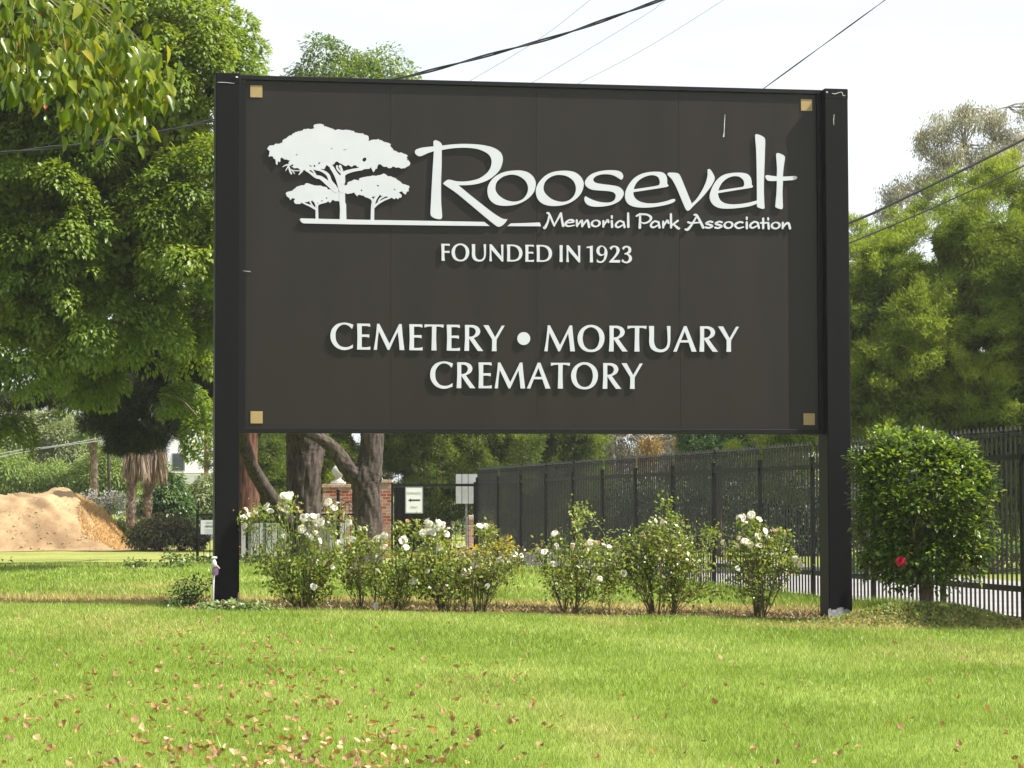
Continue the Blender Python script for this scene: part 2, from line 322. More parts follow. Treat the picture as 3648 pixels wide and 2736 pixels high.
G['O'] = [[(52, 102.8), (32, 99), (13, 85), (2, 65), (0, 48), (4, 28), (16, 10), (34, 0), (52, -2.4), (70, 0), (88, 11), (100, 30), (104, 50), (101, 70), (90, 87), (72, 99)], [(52, 94), (38, 90), (25, 78), (19.5, 55), (20, 42), (26, 22), (38, 10), (52, 6.5), (67, 10), (78, 22), (84.5, 45), (84, 58), (79, 76), (67, 89)]]
G['U'] = [[(0, 100, 1), (19.5, 100, 1), (19.5, 60), (20, 36), (27, 17), (40, 9), (50, 8.5), (63, 14), (71, 27), (73, 50), (70, 100, 1), (84, 100, 1), (83.5, 70), (83, 40), (77, 15), (62, 1), (43, -2.5), (22, 2), (7, 14), (1, 35), (1.5, 70)]]
G['N'] = [[(1, 100, 1), (13, 100, 1), (72, 28, 1), (69, 99, 1), (83, 99, 1), (82, 50), (82.5, -1, 1), (73.5, -1, 1), (11.5, 70, 1), (12, 35), (15, 0, 1), (0, 0, 1), (2.5, 50)]]
G['D'] = [[(0, 100, 1), (25, 100), (45, 99), (68, 92), (85, 76), (92, 52), (87, 28), (72, 10), (52, 2), (35, 0), (1, 0, 1), (2, 50)], [(18.5, 91, 1), (30, 91.5), (48, 88), (64, 75), (72.5, 52), (69, 28), (55, 13), (38, 9), (18.5, 9.5, 1)]]
G['E'] = [[(0, 100, 1), (49.5, 100, 1), (51, 88, 1), (38, 91), (18, 91, 1), (18, 58, 1), (47, 58.5, 1), (47, 46.5, 1), (35, 49), (18, 49, 1), (18, 9, 1), (36, 9), (51, 12, 1), (51, 0, 1), (0, 0, 1), (1.5, 50)]]
G['I'] = [[(0, 100, 1), (18.5, 100, 1), (17.3, 50), (18.5, 0, 1), (0, 0, 1), (1.2, 50)]]
G['1'] = [[(0, 92, 1), (37, 100, 1), (36.5, 50), (38.5, 0, 1), (20, 0, 1), (20.5, 50), (19.5, 86, 1), (.5, 85, 1)]]
G['9'] = [[(4, 20, 1), (14, 9), (30, 7), (43, 18), (50.5, 48, 1), (38, 41), (25, 39), (8, 50), (.5, 68), (8, 90), (28, 101), (52, 92), (66, 66), (64, 40), (54, 15), (38, 0), (20, -2.5), (3.5, 2, 1)], [(33, 95), (23, 88), (18.5, 72), (23, 54), (35, 47.5), (46, 54), (50, 72), (45, 89)]]
G['2'] = [[(4, 88), (18, 99), (33, 101), (52, 95), (63, 77), (58, 57), (44, 37), (24, 14.5, 1), (66, 15.5, 1), (65, 0, 1), (1, 0, 1), (1, 5), (25, 32), (41, 56), (45, 75), (40, 89), (30, 93), (19, 86), (13, 74.5, 1)]]
G['3'] = [[(4, 88), (20, 100), (38, 100), (54, 90), (57.5, 74), (52, 60), (42, 53.5), (56, 42), (62, 25), (55, 8), (35, -3), (15, -1), (0, 7, 1), (3.5, 20, 1), (8, 19), (16, 9), (27, 6), (40, 13), (44, 29), (38, 43), (28, 48.5), (18, 49, 1), (18, 57, 1), (32, 62), (41, 75), (37, 89), (27, 92), (18, 86), (12, 76, 1)]]
G['C'] = [[(51, 103), (70, 101), (88, 95, 1), (84, 80, 1), (80, 82), (70, 91), (52, 96), (34, 88), (22, 70), (19.5, 52), (23, 31), (36, 14), (54, 8.5), (71, 10.5), (86.5, 19, 1), (86, 6, 1), (66, -1), (45, -2), (20, 9), (4, 30), (0, 53), (6, 77), (24, 96)]]
G['M'] = [[(13, 100, 1), (21.5, 100, 1), (60.5, 24, 1), (98, 100, 1), (107.5, 100, 1), (112, 50), (118, 0, 1), (100, 0, 1), (97, 35), (92, 70, 1), (60, 0, 1), (53.5, 0, 1), (19.5, 72, 1), (15, 35), (12.5, 0, 1), (0, 0, 1), (8, 50)]]
G['T'] = [[(1, 100, 1), (75.5, 100, 1), (73.5, 88, 1), (60, 92), (47, 92.5, 1), (46, 50), (47.5, 0, 1), (28, 0, 1), (29.5, 50), (30, 92.5, 1), (15, 92), (1.5, 88, 1)]]
G['R'] = [[(2, 100, 1), (20, 100), (36, 99.5), (53, 92), (61, 77), (55, 61), (36, 49.5, 1), (54, 24), (72.5, 0, 1), (52, 0, 1), (36, 22), (18, 49, 1), (18, 20), (17.8, 0, 1), (0, 0, 1), (2.5, 50)], [(18, 91, 1), (28, 91), (39, 86), (44, 74), (38, 61), (28, 55.5), (18, 54.5, 1)]]
G['Y'] = [[(0, 100, 1), (19.5, 100, 1), (45, 53.5, 1), (71, 99, 1), (82, 99, 1), (51, 45, 1), (50.3, 20), (51, 0, 1), (32.5, 0, 1), (33.7, 20), (33.5, 46, 1)]]
G['A'] = [[(42, 100, 1), (52, 100, 1), (91, 0, 1), (72, 0, 1), (60, 36, 1), (26.5, 36, 1), (13, 0, 1), (0, 0, 1)], [(44.8, 80, 1), (57.5, 45, 1), (30.5, 45, 1)]]
LET0, LET1 = .014, .034
def caps(lt, text, xs_, bl0, bl1, cap0, cap1):
    """letters of one line: pixel x of each letter's left edge, baseline and cap height at both ends"""
    for k, (ch, x0) in enumerate(zip(text, xs_)):
        f = (x0-xs_[0])/(xs_[-1]-xs_[0]); b_ = bl0+(bl1-bl0)*f; s = (cap0+(cap1-cap0)*f)/100; sl = (bl1-bl0)/(xs_[-1]-xs_[0])
        lt.pix([[(x0+q[0]*s, b_+sl*q[0]*s-q[1]*s) for q in smooth_closed(c)] for c in G[ch]], LET0, LET1)

# ------------------------------------------------------------------ the sign
M_LETTER = mat('letter_white', (.475, .485, .54), (.45, .46, .515), 3, .5, .35)
M_POST = mat('black_post', (.0030, .0029, .0036), (.0046, .0044, .0053), 30, .55, .12, .15, 90)
M_FRAME = mat('black_frame', (.0032, .0031, .0038), (.0046, .0045, .0053), 20, .5, .22, .08, 60)
M_GOLD = mat('gold_paint', (.32, .225, .10), (.29, .205, .09), 20, .45, .4)
sign = thing('monument_sign', 'large dark brown memorial park sign with white lettering between two black posts', 'sign', (O3[0], O3[1], 0), TH)
Z0 = O3[2]; W_, H_ = 8.6104, 5.072; PF = .21
def sgn(mb, name, mat_, smooth=False): return mb.build(name, mat_, sign, smooth)
for (l, r_, zb) in ((-.4498, -.0952, -.1), (8.6846, 9.0489, -.55)):
    pm = MB().box((l, -PF, zb), (r_, PF+.06, Z0+5.1365), .012); po = sgn(pm, 'post', M_POST)
    cp = MB().box((l-.003, -PF-.003, Z0+4.975), (r_+.003, PF+.063, Z0+5.1395), .012).build('post_cap', M_POST, sign); cp.parent = po
fm = MB()
fm.box((-.093, -.046, Z0-.075), (8.682, .10, Z0-.002), .006); fm.box((-.093, -.046, Z0+H_+.002), (8.682, .10, Z0+H_+.068), .006)
fm.box((-.093, -.044, Z0-.003), (-.002, .098, Z0+H_+.003)); fm.box((W_+.002, -.044, Z0-.003), (8.682, .098, Z0+H_+.003))
sgn(fm, 'frame', M_FRAME)
def boardmat(k, a):
    m, t, o = newmat('sign_board_%d' % k); b = t.nodes.new('ShaderNodeBsdfPrincipled'); b.inputs['Roughness'].default_value = .36; b.inputs['Specular IOR Level'].default_value = .26
    n = noise(t, 1.0, 5, .6, stretch=(2.2, 1, .25)); n2 = noise(t, 55, 3)
    r = ramp(t, [(.25, tuple(x*.90*a for x in (.0140, .0108, .0086))), (.75, tuple(x*1.08*a for x in (.0152, .0118, .0096)))]); t.links.new(n.outputs['Fac'], r.inputs[0]); t.links.new(r.outputs[0], b.inputs['Base Color'])
    rr = t.nodes.new('ShaderNodeMapRange'); rr.inputs[3].default_value = .30; rr.inputs[4].default_value = .46; t.links.new(n.outputs['Fac'], rr.inputs[0]); t.links.new(rr.outputs[0], b.inputs['Roughness'])
    bp = t.nodes.new('ShaderNodeBump'); bp.inputs['Strength'].default_value = .06; bp.inputs['Distance'].default_value = .01; t.links.new(n2.outputs['Fac'], bp.inputs['Height']); t.links.new(bp.outputs[0], b.inputs['Normal'])
    t.links.new(b.outputs[0], o.inputs[0]); return m
seams = [0, SP(1392, 900)[0], SP(1912, 900)[0], SP(2421, 900)[0], W_]
for k in range(4):
    bm_ = MB().box((seams[k]+(.0009 if k else 0), -.001*(k == 3)-.0006*(k % 2), Z0), (seams[k+1]-(.0009 if k < 3 else 0), .03, Z0+H_), .0015)
    sgn(bm_, 'board', boardmat(k, (1, 1.0, 1.02, 1.05)[k]))
for (px, py) in ((913, 325.5), (2873.5, 374), (914, 1487), (2883, 1493.3)):
    a = SP(px, py, .014); h = .088
    sgn(MB().box((a[0]-h, -.014, a[1]-h), (a[0]+h, -.0005, a[1]+h), .002), 'corner_square', M_GOLD)
# name in brush lettering
lt = Letters()
def tr(ox, oy, s, pts): return [tuple([q[0]/s+ox, q[1]/s+oy]+list(q[2:])) for q in pts]
def glyph(ox, oy, s, *cs): lt.pix([smooth_closed(tr(ox, oy, s, c)) for c in cs], LET0, LET1)
glyph(1460, 480, 4.608, [(390, 110), (415, 90), (455, 98), (500, 125), (525, 155), (530, 178, 1), (700, 158), (900, 150), (1100, 158), (1270, 182), (1400, 225), (1490, 290), (1525, 370), (1520, 460), (1480, 570), (1400, 660), (1290, 740), (1150, 795), (1000, 822), (800, 830, 1), (950, 955), (1150, 1115), (1350, 1270), (1470, 1350), (1540, 1382), (1603, 1385, 1), (1570, 1440), (1510, 1495), (1460, 1510), (1420, 1495), (1250, 1360), (1000, 1150), (750, 945), (590, 835), (550, 800), (570, 775), (620, 740), (670, 740), (760, 762), (880, 768), (1000, 755), (1130, 720), (1240, 650), (1310, 570), (1342, 470), (1335, 390), (1290, 320), (1200, 265), (1080, 228), (900, 212), (700, 222), (525, 250, 1), (522, 500), (513, 800), (515, 1100), (525, 1250), (530, 1350), (515, 1380), (480, 1385), (410, 1370), (350, 1330), (340, 1280), (345, 1150), (360, 850), (380, 500), (395, 270, 1), (300, 300), (200, 345), (150, 352), (95, 315), (85, 270), (110, 240), (200, 212), (390, 190, 1)])
glyph(1720, 570, 5.53, [(92, 600), (110, 500), (180, 385), (290, 295), (430, 235), (600, 208), (760, 208), (890, 245), (990, 325), (1038, 420), (1043, 500), (1010, 620), (930, 725), (800, 820), (640, 880), (450, 902), (280, 882), (170, 815), (110, 720)], [(248, 540), (280, 430), (380, 340), (500, 295), (600, 288), (720, 320), (830, 400), (885, 500), (890, 600), (850, 700), (770, 780), (650, 818), (540, 812), (420, 770), (310, 690), (258, 610)])
glyph(1720, 570, 5.53, [(1046, 610), (1064, 520), (1122, 420), (1230, 310), (1370, 240), (1540, 212), (1700, 215), (1830, 250), (1930, 330), (1980, 420), (1988, 500), (1950, 630), (1870, 735), (1750, 825), (1590, 885), (1400, 906), (1230, 882), (1120, 815), (1062, 720)], [(1197, 540), (1230, 430), (1320, 345), (1440, 298), (1550, 295), (1670, 325), (1780, 405), (1830, 510), (1832, 610), (1790, 710), (1710, 785), (1600, 822), (1490, 815), (1360, 770), (1260, 690), (1210, 620)])
glyph(2060, 570, 5.53, [(845, 385), (800, 360), (700, 305), (590, 280), (450, 285), (350, 320), (300, 370), (300, 410), (350, 450), (480, 475), (680, 500), (800, 530), (875, 590), (898, 660), (870, 740), (800, 815), (680, 875), (540, 908), (400, 920), (260, 910), (170, 870), (125, 800), (125, 740), (145, 715), (200, 745), (300, 790), (420, 825), (540, 838), (640, 830), (710, 790), (735, 735), (735, 680), (690, 635), (590, 612), (420, 600), (280, 585), (190, 545), (140, 490), (133, 430), (170, 360), (250, 285), (370, 235), (500, 208), (640, 200), (770, 210), (850, 245), (887, 310), (875, 365)])
glyph(2060, 570, 5.53, [(1780, 500), (1765, 520), (1730, 533), (1400, 585), (1088, 632, 1), (1090, 690), (1130, 760), (1210, 815), (1330, 848), (1460, 855), (1600, 840), (1750, 805), (1850, 772), (1900, 768), (1913, 795), (1880, 830), (1780, 870), (1600, 910), (1420, 933), (1250, 937), (1100, 920), (1000, 875), (940, 800), (922, 710), (940, 600), (1000, 480), (1100, 360), (1230, 280), (1380, 240), (1540, 230), (1660, 245), (1725, 295), (1750, 370), (1757, 475)], [(1095, 577, 1), (1110, 520), (1170, 425), (1270, 350), (1390, 305), (1490, 300), (1570, 335), (1603, 400), (1605, 465), (1580, 498), (1350, 540)])
glyph(2340, 460, 4.254, [(165, 690), (170, 665), (200, 658), (290, 663), (335, 680), (370, 740), (440, 910), (530, 1130, 1), (600, 1060), (690, 920), (745, 800), (770, 700), (770, 620), (785, 605), (810, 612), (850, 670), (878, 740), (860, 800), (790, 910), (690, 1030), (560, 1160), (490, 1230), (460, 1235), (435, 1205), (380, 1080), (300, 890), (230, 760), (185, 712)])
glyph(2340, 460, 4.254, [(1458, 865), (1445, 883), (1420, 890), (1200, 925), (928, 970, 1), (935, 1020), (970, 1085), (1040, 1125), (1150, 1140), (1280, 1132), (1400, 1112), (1518, 1080, 1), (1515, 700), (1505, 300), (1490, 110), (1500, 78), (1540, 82), (1600, 108), (1638, 145), (1640, 300), (1630, 600), (1622, 900), (1628, 1100), (1632, 1195), (1615, 1208), (1570, 1200), (1522, 1175), (1518, 1130, 1), (1400, 1170), (1200, 1198), (1050, 1205), (930, 1190), (850, 1140), (805, 1060), (805, 980), (850, 860), (920, 760), (1010, 695), (1130, 665), (1280, 660), (1370, 680), (1420, 730), (1437, 800), (1440, 845)], [(932, 932, 1), (950, 880), (1000, 800), (1080, 740), (1170, 712), (1250, 722), (1310, 770), (1325, 830), (1315, 865), (1280, 878), (1100, 905)])
glyph(2340, 460, 4.254, [(1810, 380), (1825, 362), (1870, 372), (1925, 400), (1942, 430), (1930, 520), (1915, 650), (1912, 720, 1), (2020, 715), (2110, 712), (2128, 735), (2100, 765), (2020, 775), (1912, 782, 1), (1905, 950), (1908, 1100), (1910, 1190), (1895, 1212), (1850, 1205), (1800, 1180), (1798, 1150), (1815, 950), (1820, 785, 1), (1690, 782), (1660, 755), (1645, 715), (1665, 697), (1740, 707), (1820, 715, 1), (1822, 600), (1815, 480)])
lt.build('lettering', M_LETTER, sign)
# second line, brush strokes
lt = Letters()
def st(ox, *paths):
    for p_ in paths: lt.stroke([(q[0]/6.506+ox, q[1]/6.506+740, q[2]/6.506) for q in p_], LET0, LET1)
def ring(ox, cx, cy, rx, ry, ix, iy):
    a = np.arange(28)*2*math.pi/28; sk = .18
    o_ = [((cx+rx*math.cos(q)+sk*rx*-math.sin(q)*.6)/6.506+ox, (cy+ry*math.sin(q))/6.506+740) for q in a]; i_ = [((cx+ix*math.cos(q))/6.506+ox, (cy-4+iy*math.sin(q))/6.506+740) for q in a]
    lt.pix([o_, i_], LET0, LET1)
st(1920, [(195, 122, 44), (240, 150, 46), (355, 415, 44)], [(352, 418, 30), (510, 132, 52)], [(512, 130, 46), (540, 320, 50), (565, 418, 60)], [(235, 195, 38), (205, 330, 46), (140, 460, 62), (115, 458, 44)], [(545, 422, 28), (588, 415, 14)])
st(1920, [(655, 350, 30), (800, 328, 38), (783, 292, 52), (710, 283, 38), (640, 330, 44), (618, 385, 54), (680, 428, 38), (830, 405, 22)])
st(1920, [(877, 290, 46), (885, 425, 48)], [(890, 420, 26), (960, 325, 40), (1000, 305, 50), (1003, 430, 48)], [(1010, 430, 26), (1080, 325, 40), (1130, 300, 50), (1165, 445, 54)])
ring(1920, 1318, 365, 118, 88, 66, 55)
st(1920, [(1495, 308, 46), (1493, 438, 46)], [(1500, 415, 30), (1560, 325, 40), (1598, 285, 46), (1615, 335, 44)])
st(1920, [(1688, 305, 48), (1697, 445, 52)], [(1688, 195, 46), (1692, 235, 44)], [(1950, 335, 42), (1880, 305, 38), (1805, 355, 44), (1782, 420, 48), (1840, 452, 40), (1945, 400, 32)], [(1960, 330, 44), (1985, 450, 50)], [(2068, 130, 48), (2072, 440, 56)])
st(2240, [(185, 190, 45), (260, 155, 45), (420, 158, 42), (515, 225, 56), (480, 310, 45), (370, 358, 38), (290, 340, 28)], [(262, 145, 46), (262, 300, 52), (256, 460, 62)])
st(2240, [(680, 335, 40), (610, 312, 38), (535, 360, 45), (516, 425, 50), (570, 456, 40), (672, 410, 32)], [(690, 330, 45), (715, 460, 50)], [(800, 322, 46), (798, 458, 46)], [(805, 432, 32), (860, 340, 40), (898, 295, 46), (922, 352, 46)])
st(2240, [(978, 150, 50), (982, 455, 50)], [(1005, 400, 36), (1140, 300, 45)], [(1040, 385, 42), (1145, 475, 54), (1172, 478, 40)])
st(2240, [(1522, 165, 40), (1585, 188, 50), (1728, 458, 60)], [(1570, 205, 34), (1480, 360, 45), (1375, 498, 58), (1315, 502, 44)], [(1378, 335, 46), (1440, 352, 40), (1640, 342, 32)])
sp = [(250, 332, 42), (180, 318, 38), (105, 365, 48), (180, 392, 44), (245, 425, 50), (170, 466, 40), (95, 455, 45)]
st(2500, sp, [(q[0]+216, q[1]+4, q[2]) for q in sp]); ring(2500, 620, 402, 117, 90, 66, 55)
st(2500, [(948, 342, 44), (880, 332, 40), (792, 375, 50), (782, 430, 50), (850, 474, 40), (970, 445, 28)], [(1043, 338, 48), (1046, 475, 52)], [(1045, 225, 44), (1045, 265, 42)], [(1290, 345, 42), (1225, 325, 38), (1145, 375, 45), (1125, 435, 48), (1180, 467, 40), (1285, 420, 32)], [(1300, 348, 44), (1325, 468, 50)])
st(2500, [(1425, 250, 48), (1425, 475, 50)], [(1370, 350, 38), (1430, 356, 36), (1508, 347, 34)], [(1543, 350, 48), (1555, 482, 52)], [(1540, 242, 44), (1543, 275, 42)]); ring(2500, 1715, 413, 115, 88, 66, 55)
st(2500, [(1880, 348, 46), (1875, 475, 45)], [(1882, 458, 28), (1950, 375, 42), (2012, 362, 52), (2048, 478, 52)])
lt.build('lettering', M_LETTER, sign)
lt = Letters(); caps(lt, 'FOUNDEDIN1923', [1572, 1608.9, 1680.9, 1743.6, 1806, 1871.6, 1911.7, 1993.6, 2017.8, 2089.8, 2124.4, 2170, 2214.7], 928.7, 935.5, 60.4, 59.4); lt.build('lettering', M_LETTER, sign)
lt = Letters(); caps(lt, 'CEMETERY', [1177.3, 1272.2, 1331.5, 1458.3, 1511.4, 1591.7, 1654.6, 1722.3], 1244, 1250.5, 92.6, 92.2); caps(lt, 'MORTUARY', [1939.5, 2058, 2169.7, 2234.9, 2312.2, 2398.8, 2492.2, 2558.5], 1251.2, 1253.2, 92.2, 90.5)
lt.pix([[(1866+23*math.cos(a), 1206+23*math.sin(a)) for a in np.arange(32)*math.pi/16]], LET0, LET1); lt.build('lettering', M_LETTER, sign)
lt = Letters(); caps(lt, 'CREMATORY', [1532.6, 1626.8, 1705, 1762.4, 1877.3, 1961.8, 2034.8, 2147.1, 2214.6], 1382.3, 1385.3, 92.2, 91.6); lt.build('lettering', M_LETTER, sign)
# the emblem: three flat-topped trees on a ground line
lt = Letters(); S7 = 7.373
c1 = lambda q: (q[0]/S7+940, q[1]/S7+420); c2 = lambda q: (q[0]/S7+1200, q[1]/S7+420); c3 = lambda q: (q[0]/S7+1000, q[1]/S7+600); c4 = lambda q: (q[0]/S7+1200, q[1]/S7+600)
def jag(pts, amp=.9, m=3):
    out = []; n = len(pts)
    for i in range(n):
        a = np.array(pts[i]); b_ = np.array(pts[(i+1) % n])
        for k in range(m):
            q = a+(b_-a)*k/m
            if k: q = q+rng.normal(size=2)*amp*min(1, np.linalg.norm(b_-a)/8)
            out.append(tuple(q))
    return out
A1 = [(85, 800), (130, 745), (170, 722), (250, 725), (300, 680), (365, 680), (430, 665), (490, 645), (490, 600), (550, 555), (610, 520), (650, 480), (725, 460), (740, 430), (820, 380), (830, 365), (890, 362), (910, 345), (960, 352), (1035, 310), (1050, 290), (1090, 295), (1165, 278), (1210, 295), (1305, 280), (1320, 240), (1298, 215), (1325, 185), (1360, 168), (1420, 152), (1500, 158), (1580, 185), (1575, 220), (1640, 235), (1740, 265), (1830, 295), (1880, 320), (1990, 305), (2060, 320), (2120, 312)]
A2 = [(280, 318), (380, 335), (440, 342), (470, 380), (540, 395), (590, 405), (705, 410), (705, 445), (790, 455), (830, 480), (845, 540), (835, 600), (850, 605), (910, 575), (980, 570), (1060, 565), (1080, 550), (1150, 575), (1220, 620), (1335, 660), (1365, 658), (1420, 695), (1400, 725), (1440, 780), (1475, 815), (1470, 850), (1560, 870), (1595, 905), (1720, 920), (1795, 950), (1865, 1000), (1825, 1045), (1858, 1070), (1835, 1110), (1890, 1130), (1935, 1190), (1915, 1255), (1850, 1280), (1790, 1320), (1650, 1310), (1540, 1305), (1515, 1285), (1465, 1272), (1440, 1310), (1360, 1320), (1320, 1285), (1250, 1285), (1190, 1250), (1145, 1215), (1090, 1220), (1060, 1330), (1020, 1335), (960, 1425), (925, 1350), (915, 1280), (860, 1335), (750, 1345), (680, 1345), (590, 1310), (520, 1255), (440, 1240), (390, 1290), (300, 1230), (230, 1270), (100, 1200), (0, 1140)]
A3 = [(1850, 1210), (1720, 1290), (1640, 1240), (1600, 1330), (1480, 1340), (1320, 1355), (1180, 1390), (1050, 1372), (960, 1370), (880, 1310), (790, 1322), (720, 1260), (690, 1215), (650, 1195), (650, 1160), (690, 1110), (650, 1112), (600, 1080), (545, 1090), (490, 1050), (470, 1040), (440, 1060), (430, 1150), (410, 1160), (370, 1130), (350, 1240), (320, 1215), (305, 1130), (310, 1080), (260, 1075), (245, 1030), (190, 1005), (140, 1025), (125, 990), (160, 880), (115, 840)]
def spot(f_, cx, cy, rx, ry, rot=0):
    return [f_((cx+rx*math.cos(a)*math.cos(rot)-ry*math.sin(a)*math.sin(rot), cy+rx*math.cos(a)*math.sin(rot)+ry*math.sin(a)*math.cos(rot))) for a in np.arange(8)*math.pi/4]
E0, E1 = LET0, LET1
lt.pix([jag([c1(q) for q in A1]+[c2(q) for q in A2]+[c1(q) for q in A3]), spot(c2, 725, 1095, 62, 48, -.8), spot(c1, 1455, 1190, 36, 17, -.7), spot(c1, 860, 970, 30, 12, -.5), spot(c2, 210, 838, 48, 8, -.25), spot(c1, 1780, 805, 22, 12, -.2), spot(c1, 1225, 1260, 42, 12, .5), spot(c1, 1330, 1262, 22, 30), spot(c1, 745, 1245, 32, 26)], E0, E1)
def br(f_, *paths):
    for p_ in paths:
        lt.stroke([(*f_(q), q[2]/S7) for q in p_], E0, E1+.002, 5)
br(c1, [(690, 1235, 40), (590, 1235, 34), (500, 1282, 18)], [(650, 1250, 40), (575, 1385, 16)], [(660, 1290, 44), (690, 1400, 48), (725, 1465, 40)], [(730, 1360, 34), (810, 1465, 16)], [(760, 1382, 24), (960, 1388, 22)], [(1000, 1390, 60), (925, 1485, 26)])
br(c3, [(1450, 560, 150), (1300, 440, 130), (1060, 250, 95), (930, 215, 85), (760, 100, 55), (670, 45, 55)], [(940, 215, 50), (870, 90, 40), (820, 30, 60)], [(1420, 480, 100), (1310, 340, 85), (1240, 170, 80), (1080, 60, 60), (880, 5, 60)], [(1610, 560, 160), (1560, 330, 190), (1450, 150, 110), (1340, -30, 100)], [(1620, 350, 150), (1650, 150, 120), (1850, 62, 85), (2150, 5, 75)], [(1600, 220, 60), (1620, 90, 50), (1560, -60, 70)], [(1650, 170, 60), (1500, 20, 50), (1480, -60, 50)])
T0 = [(1530, 470), (1660, 440), (1690, 650), (1695, 900), (1718, 940), (1722, 1150), (1728, 1350), (1550, 1350), (1560, 1100), (1552, 960), (1540, 840), (1535, 600)]
lt.pix([[c3(q) for q in T0]], E0, E1+.0028)
S1 = [(135, 650), (170, 620), (240, 600), (290, 590), (330, 560), (420, 480), (540, 445), (630, 430), (640, 400), (690, 385), (750, 400), (790, 420), (880, 450), (1000, 448), (1080, 465), (1180, 490), (1230, 520), (1240, 560), (1350, 548), (1420, 590), (1550, 600), (1550, 860), (1500, 855), (1440, 860), (1350, 825), (1330, 865), (1285, 910), (1270, 870), (1150, 890), (1040, 920), (960, 900), (880, 880), (780, 850), (650, 890), (560, 905), (500, 935), (430, 935), (370, 910), (340, 860), (380, 800), (300, 775), (280, 810), (245, 835), (230, 780), (160, 735), (150, 700)]
lt.pix([jag([c3(q) for q in S1], .6), spot(c3, 1205, 780, 18, 20), spot(c3, 1085, 855, 35, 12)], E0, E1+.0008)
br(c3, [(955, 1335, 75), (945, 1000, 66), (915, 900, 56), (855, 820, 50)], [(945, 1080, 60), (780, 985, 50), (650, 930, 40), (550, 880, 30)], [(905, 1060, 44), (815, 950, 34), (770, 860, 44)], [(950, 1010, 50), (1000, 930, 46), (1200, 875, 40)])
S2 = [(190, 450), (260, 435), (300, 355), (400, 320), (460, 290), (585, 320), (590, 260), (650, 245), (760, 220), (900, 195), (1030, 200), (1170, 160), (1240, 133), (1310, 170), (1320, 195), (1440, 215), (1560, 270), (1640, 330), (1720, 400), (1820, 430), (1900, 465), (1910, 500), (1880, 540), (1895, 595), (1850, 605), (1800, 690), (1770, 660), (1740, 650), (1720, 605), (1630, 630), (1710, 710), (1680, 770), (1640, 760), (1610, 810), (1560, 770), (1500, 810), (1430, 765), (1300, 735), (1160, 730), (1130, 680), (1060, 715), (900, 760), (870, 770), (700, 715), (570, 690), (540, 735), (500, 690), (460, 630), (400, 650), (290, 670), (230, 650), (150, 640), (150, 450)]
lt.pix([jag([c4(q) for q in S2], .6), spot(c4, 1080, 455, 34, 16, .3), spot(c4, 650, 575, 18, 28, -.4), spot(c4, 1520, 555, 26, 14, .7)], E0, E1+.0014)
br(c4, [(935, 1365, 92), (942, 1000, 86), (950, 860, 64), (890, 780, 56), (740, 725, 44)], [(960, 1020, 72), (1080, 920, 56), (1240, 825, 54), (1400, 765, 44)], [(1075, 930, 40), (1135, 800, 44), (1260, 725, 40)], [(965, 960, 60), (1010, 800, 80), (1095, 690, 60)])
lt.pix([[(1067.8, 781.7), (1071.9, 777.9), (1300, 783), (1500, 786.2), (1724.8, 790.3), (1744.3, 804.9), (1600, 803.5), (1460, 801.8), (1250, 799), (1081.4, 795.6), (1073.2, 791)]], E0, E1+.004)
lt.pix([[(1807.2, 805.5), (1820, 795.8), (1870, 794.5), (1923, 792.3), (1927.7, 806)]], E0, E1)
lt.build('tree_emblem', M_LETTER, sign)
# scratches and the bare, chipped foot of the right post
M_BAREM = mat('bare_metal', (.55, .56, .56), (.4, .4, .4), 40, .5)
for pts_, n0_, n1_ in (([(2583, 408, 1.2), (2581, 440, 2.4), (2580, 468, 2), (2578, 486, 5)], .001, .004), ([(866, 965, 1.2), (892, 967, 2)], .001, .047), ([(2972, 408, 1.2), (2970, 430, 2.2), (2971, 445, 1)], PF, PF+.004), ([(2965, 332, 1.5), (2975, 334, 2.4), (2998, 328, 1.6), (3004, 340, 2), (3012, 340, 1.2)], PF+.003, PF+.008), ([(774, 293, 1), (800, 293.5, 1.8), (835, 297, 1)], PF+.003, PF+.008), ([(842, 274, 5), (846, 274.5, 5)], PF+.003, PF+.008), ([(2945.5, 327.5, 5), (2947, 328.5, 5)], PF+.003, PF+.008)):
    lt = Letters(); lt.stroke(pts_, n0_, n1_); lt.build('scratch', M_BAREM, sign)
lt = Letters()
chip = [(2950, 2209), (2950, 2172), (2958, 2166), (2965, 2175), (2975, 2172), (2992, 2165), (3002, 2162), (3010, 2172), (3016, 2168), (3026, 2172), (3034, 2180), (3036, 2195), (3036, 2212), (2990, 2214)]
lt.pix([jag(chip, 1.4)], PF+.001, PF+.005); lt.build('paint_chip', mat('chipped_grey', (.36, .38, .41), (.16, .17, .18), 14, .8, .2), sign)

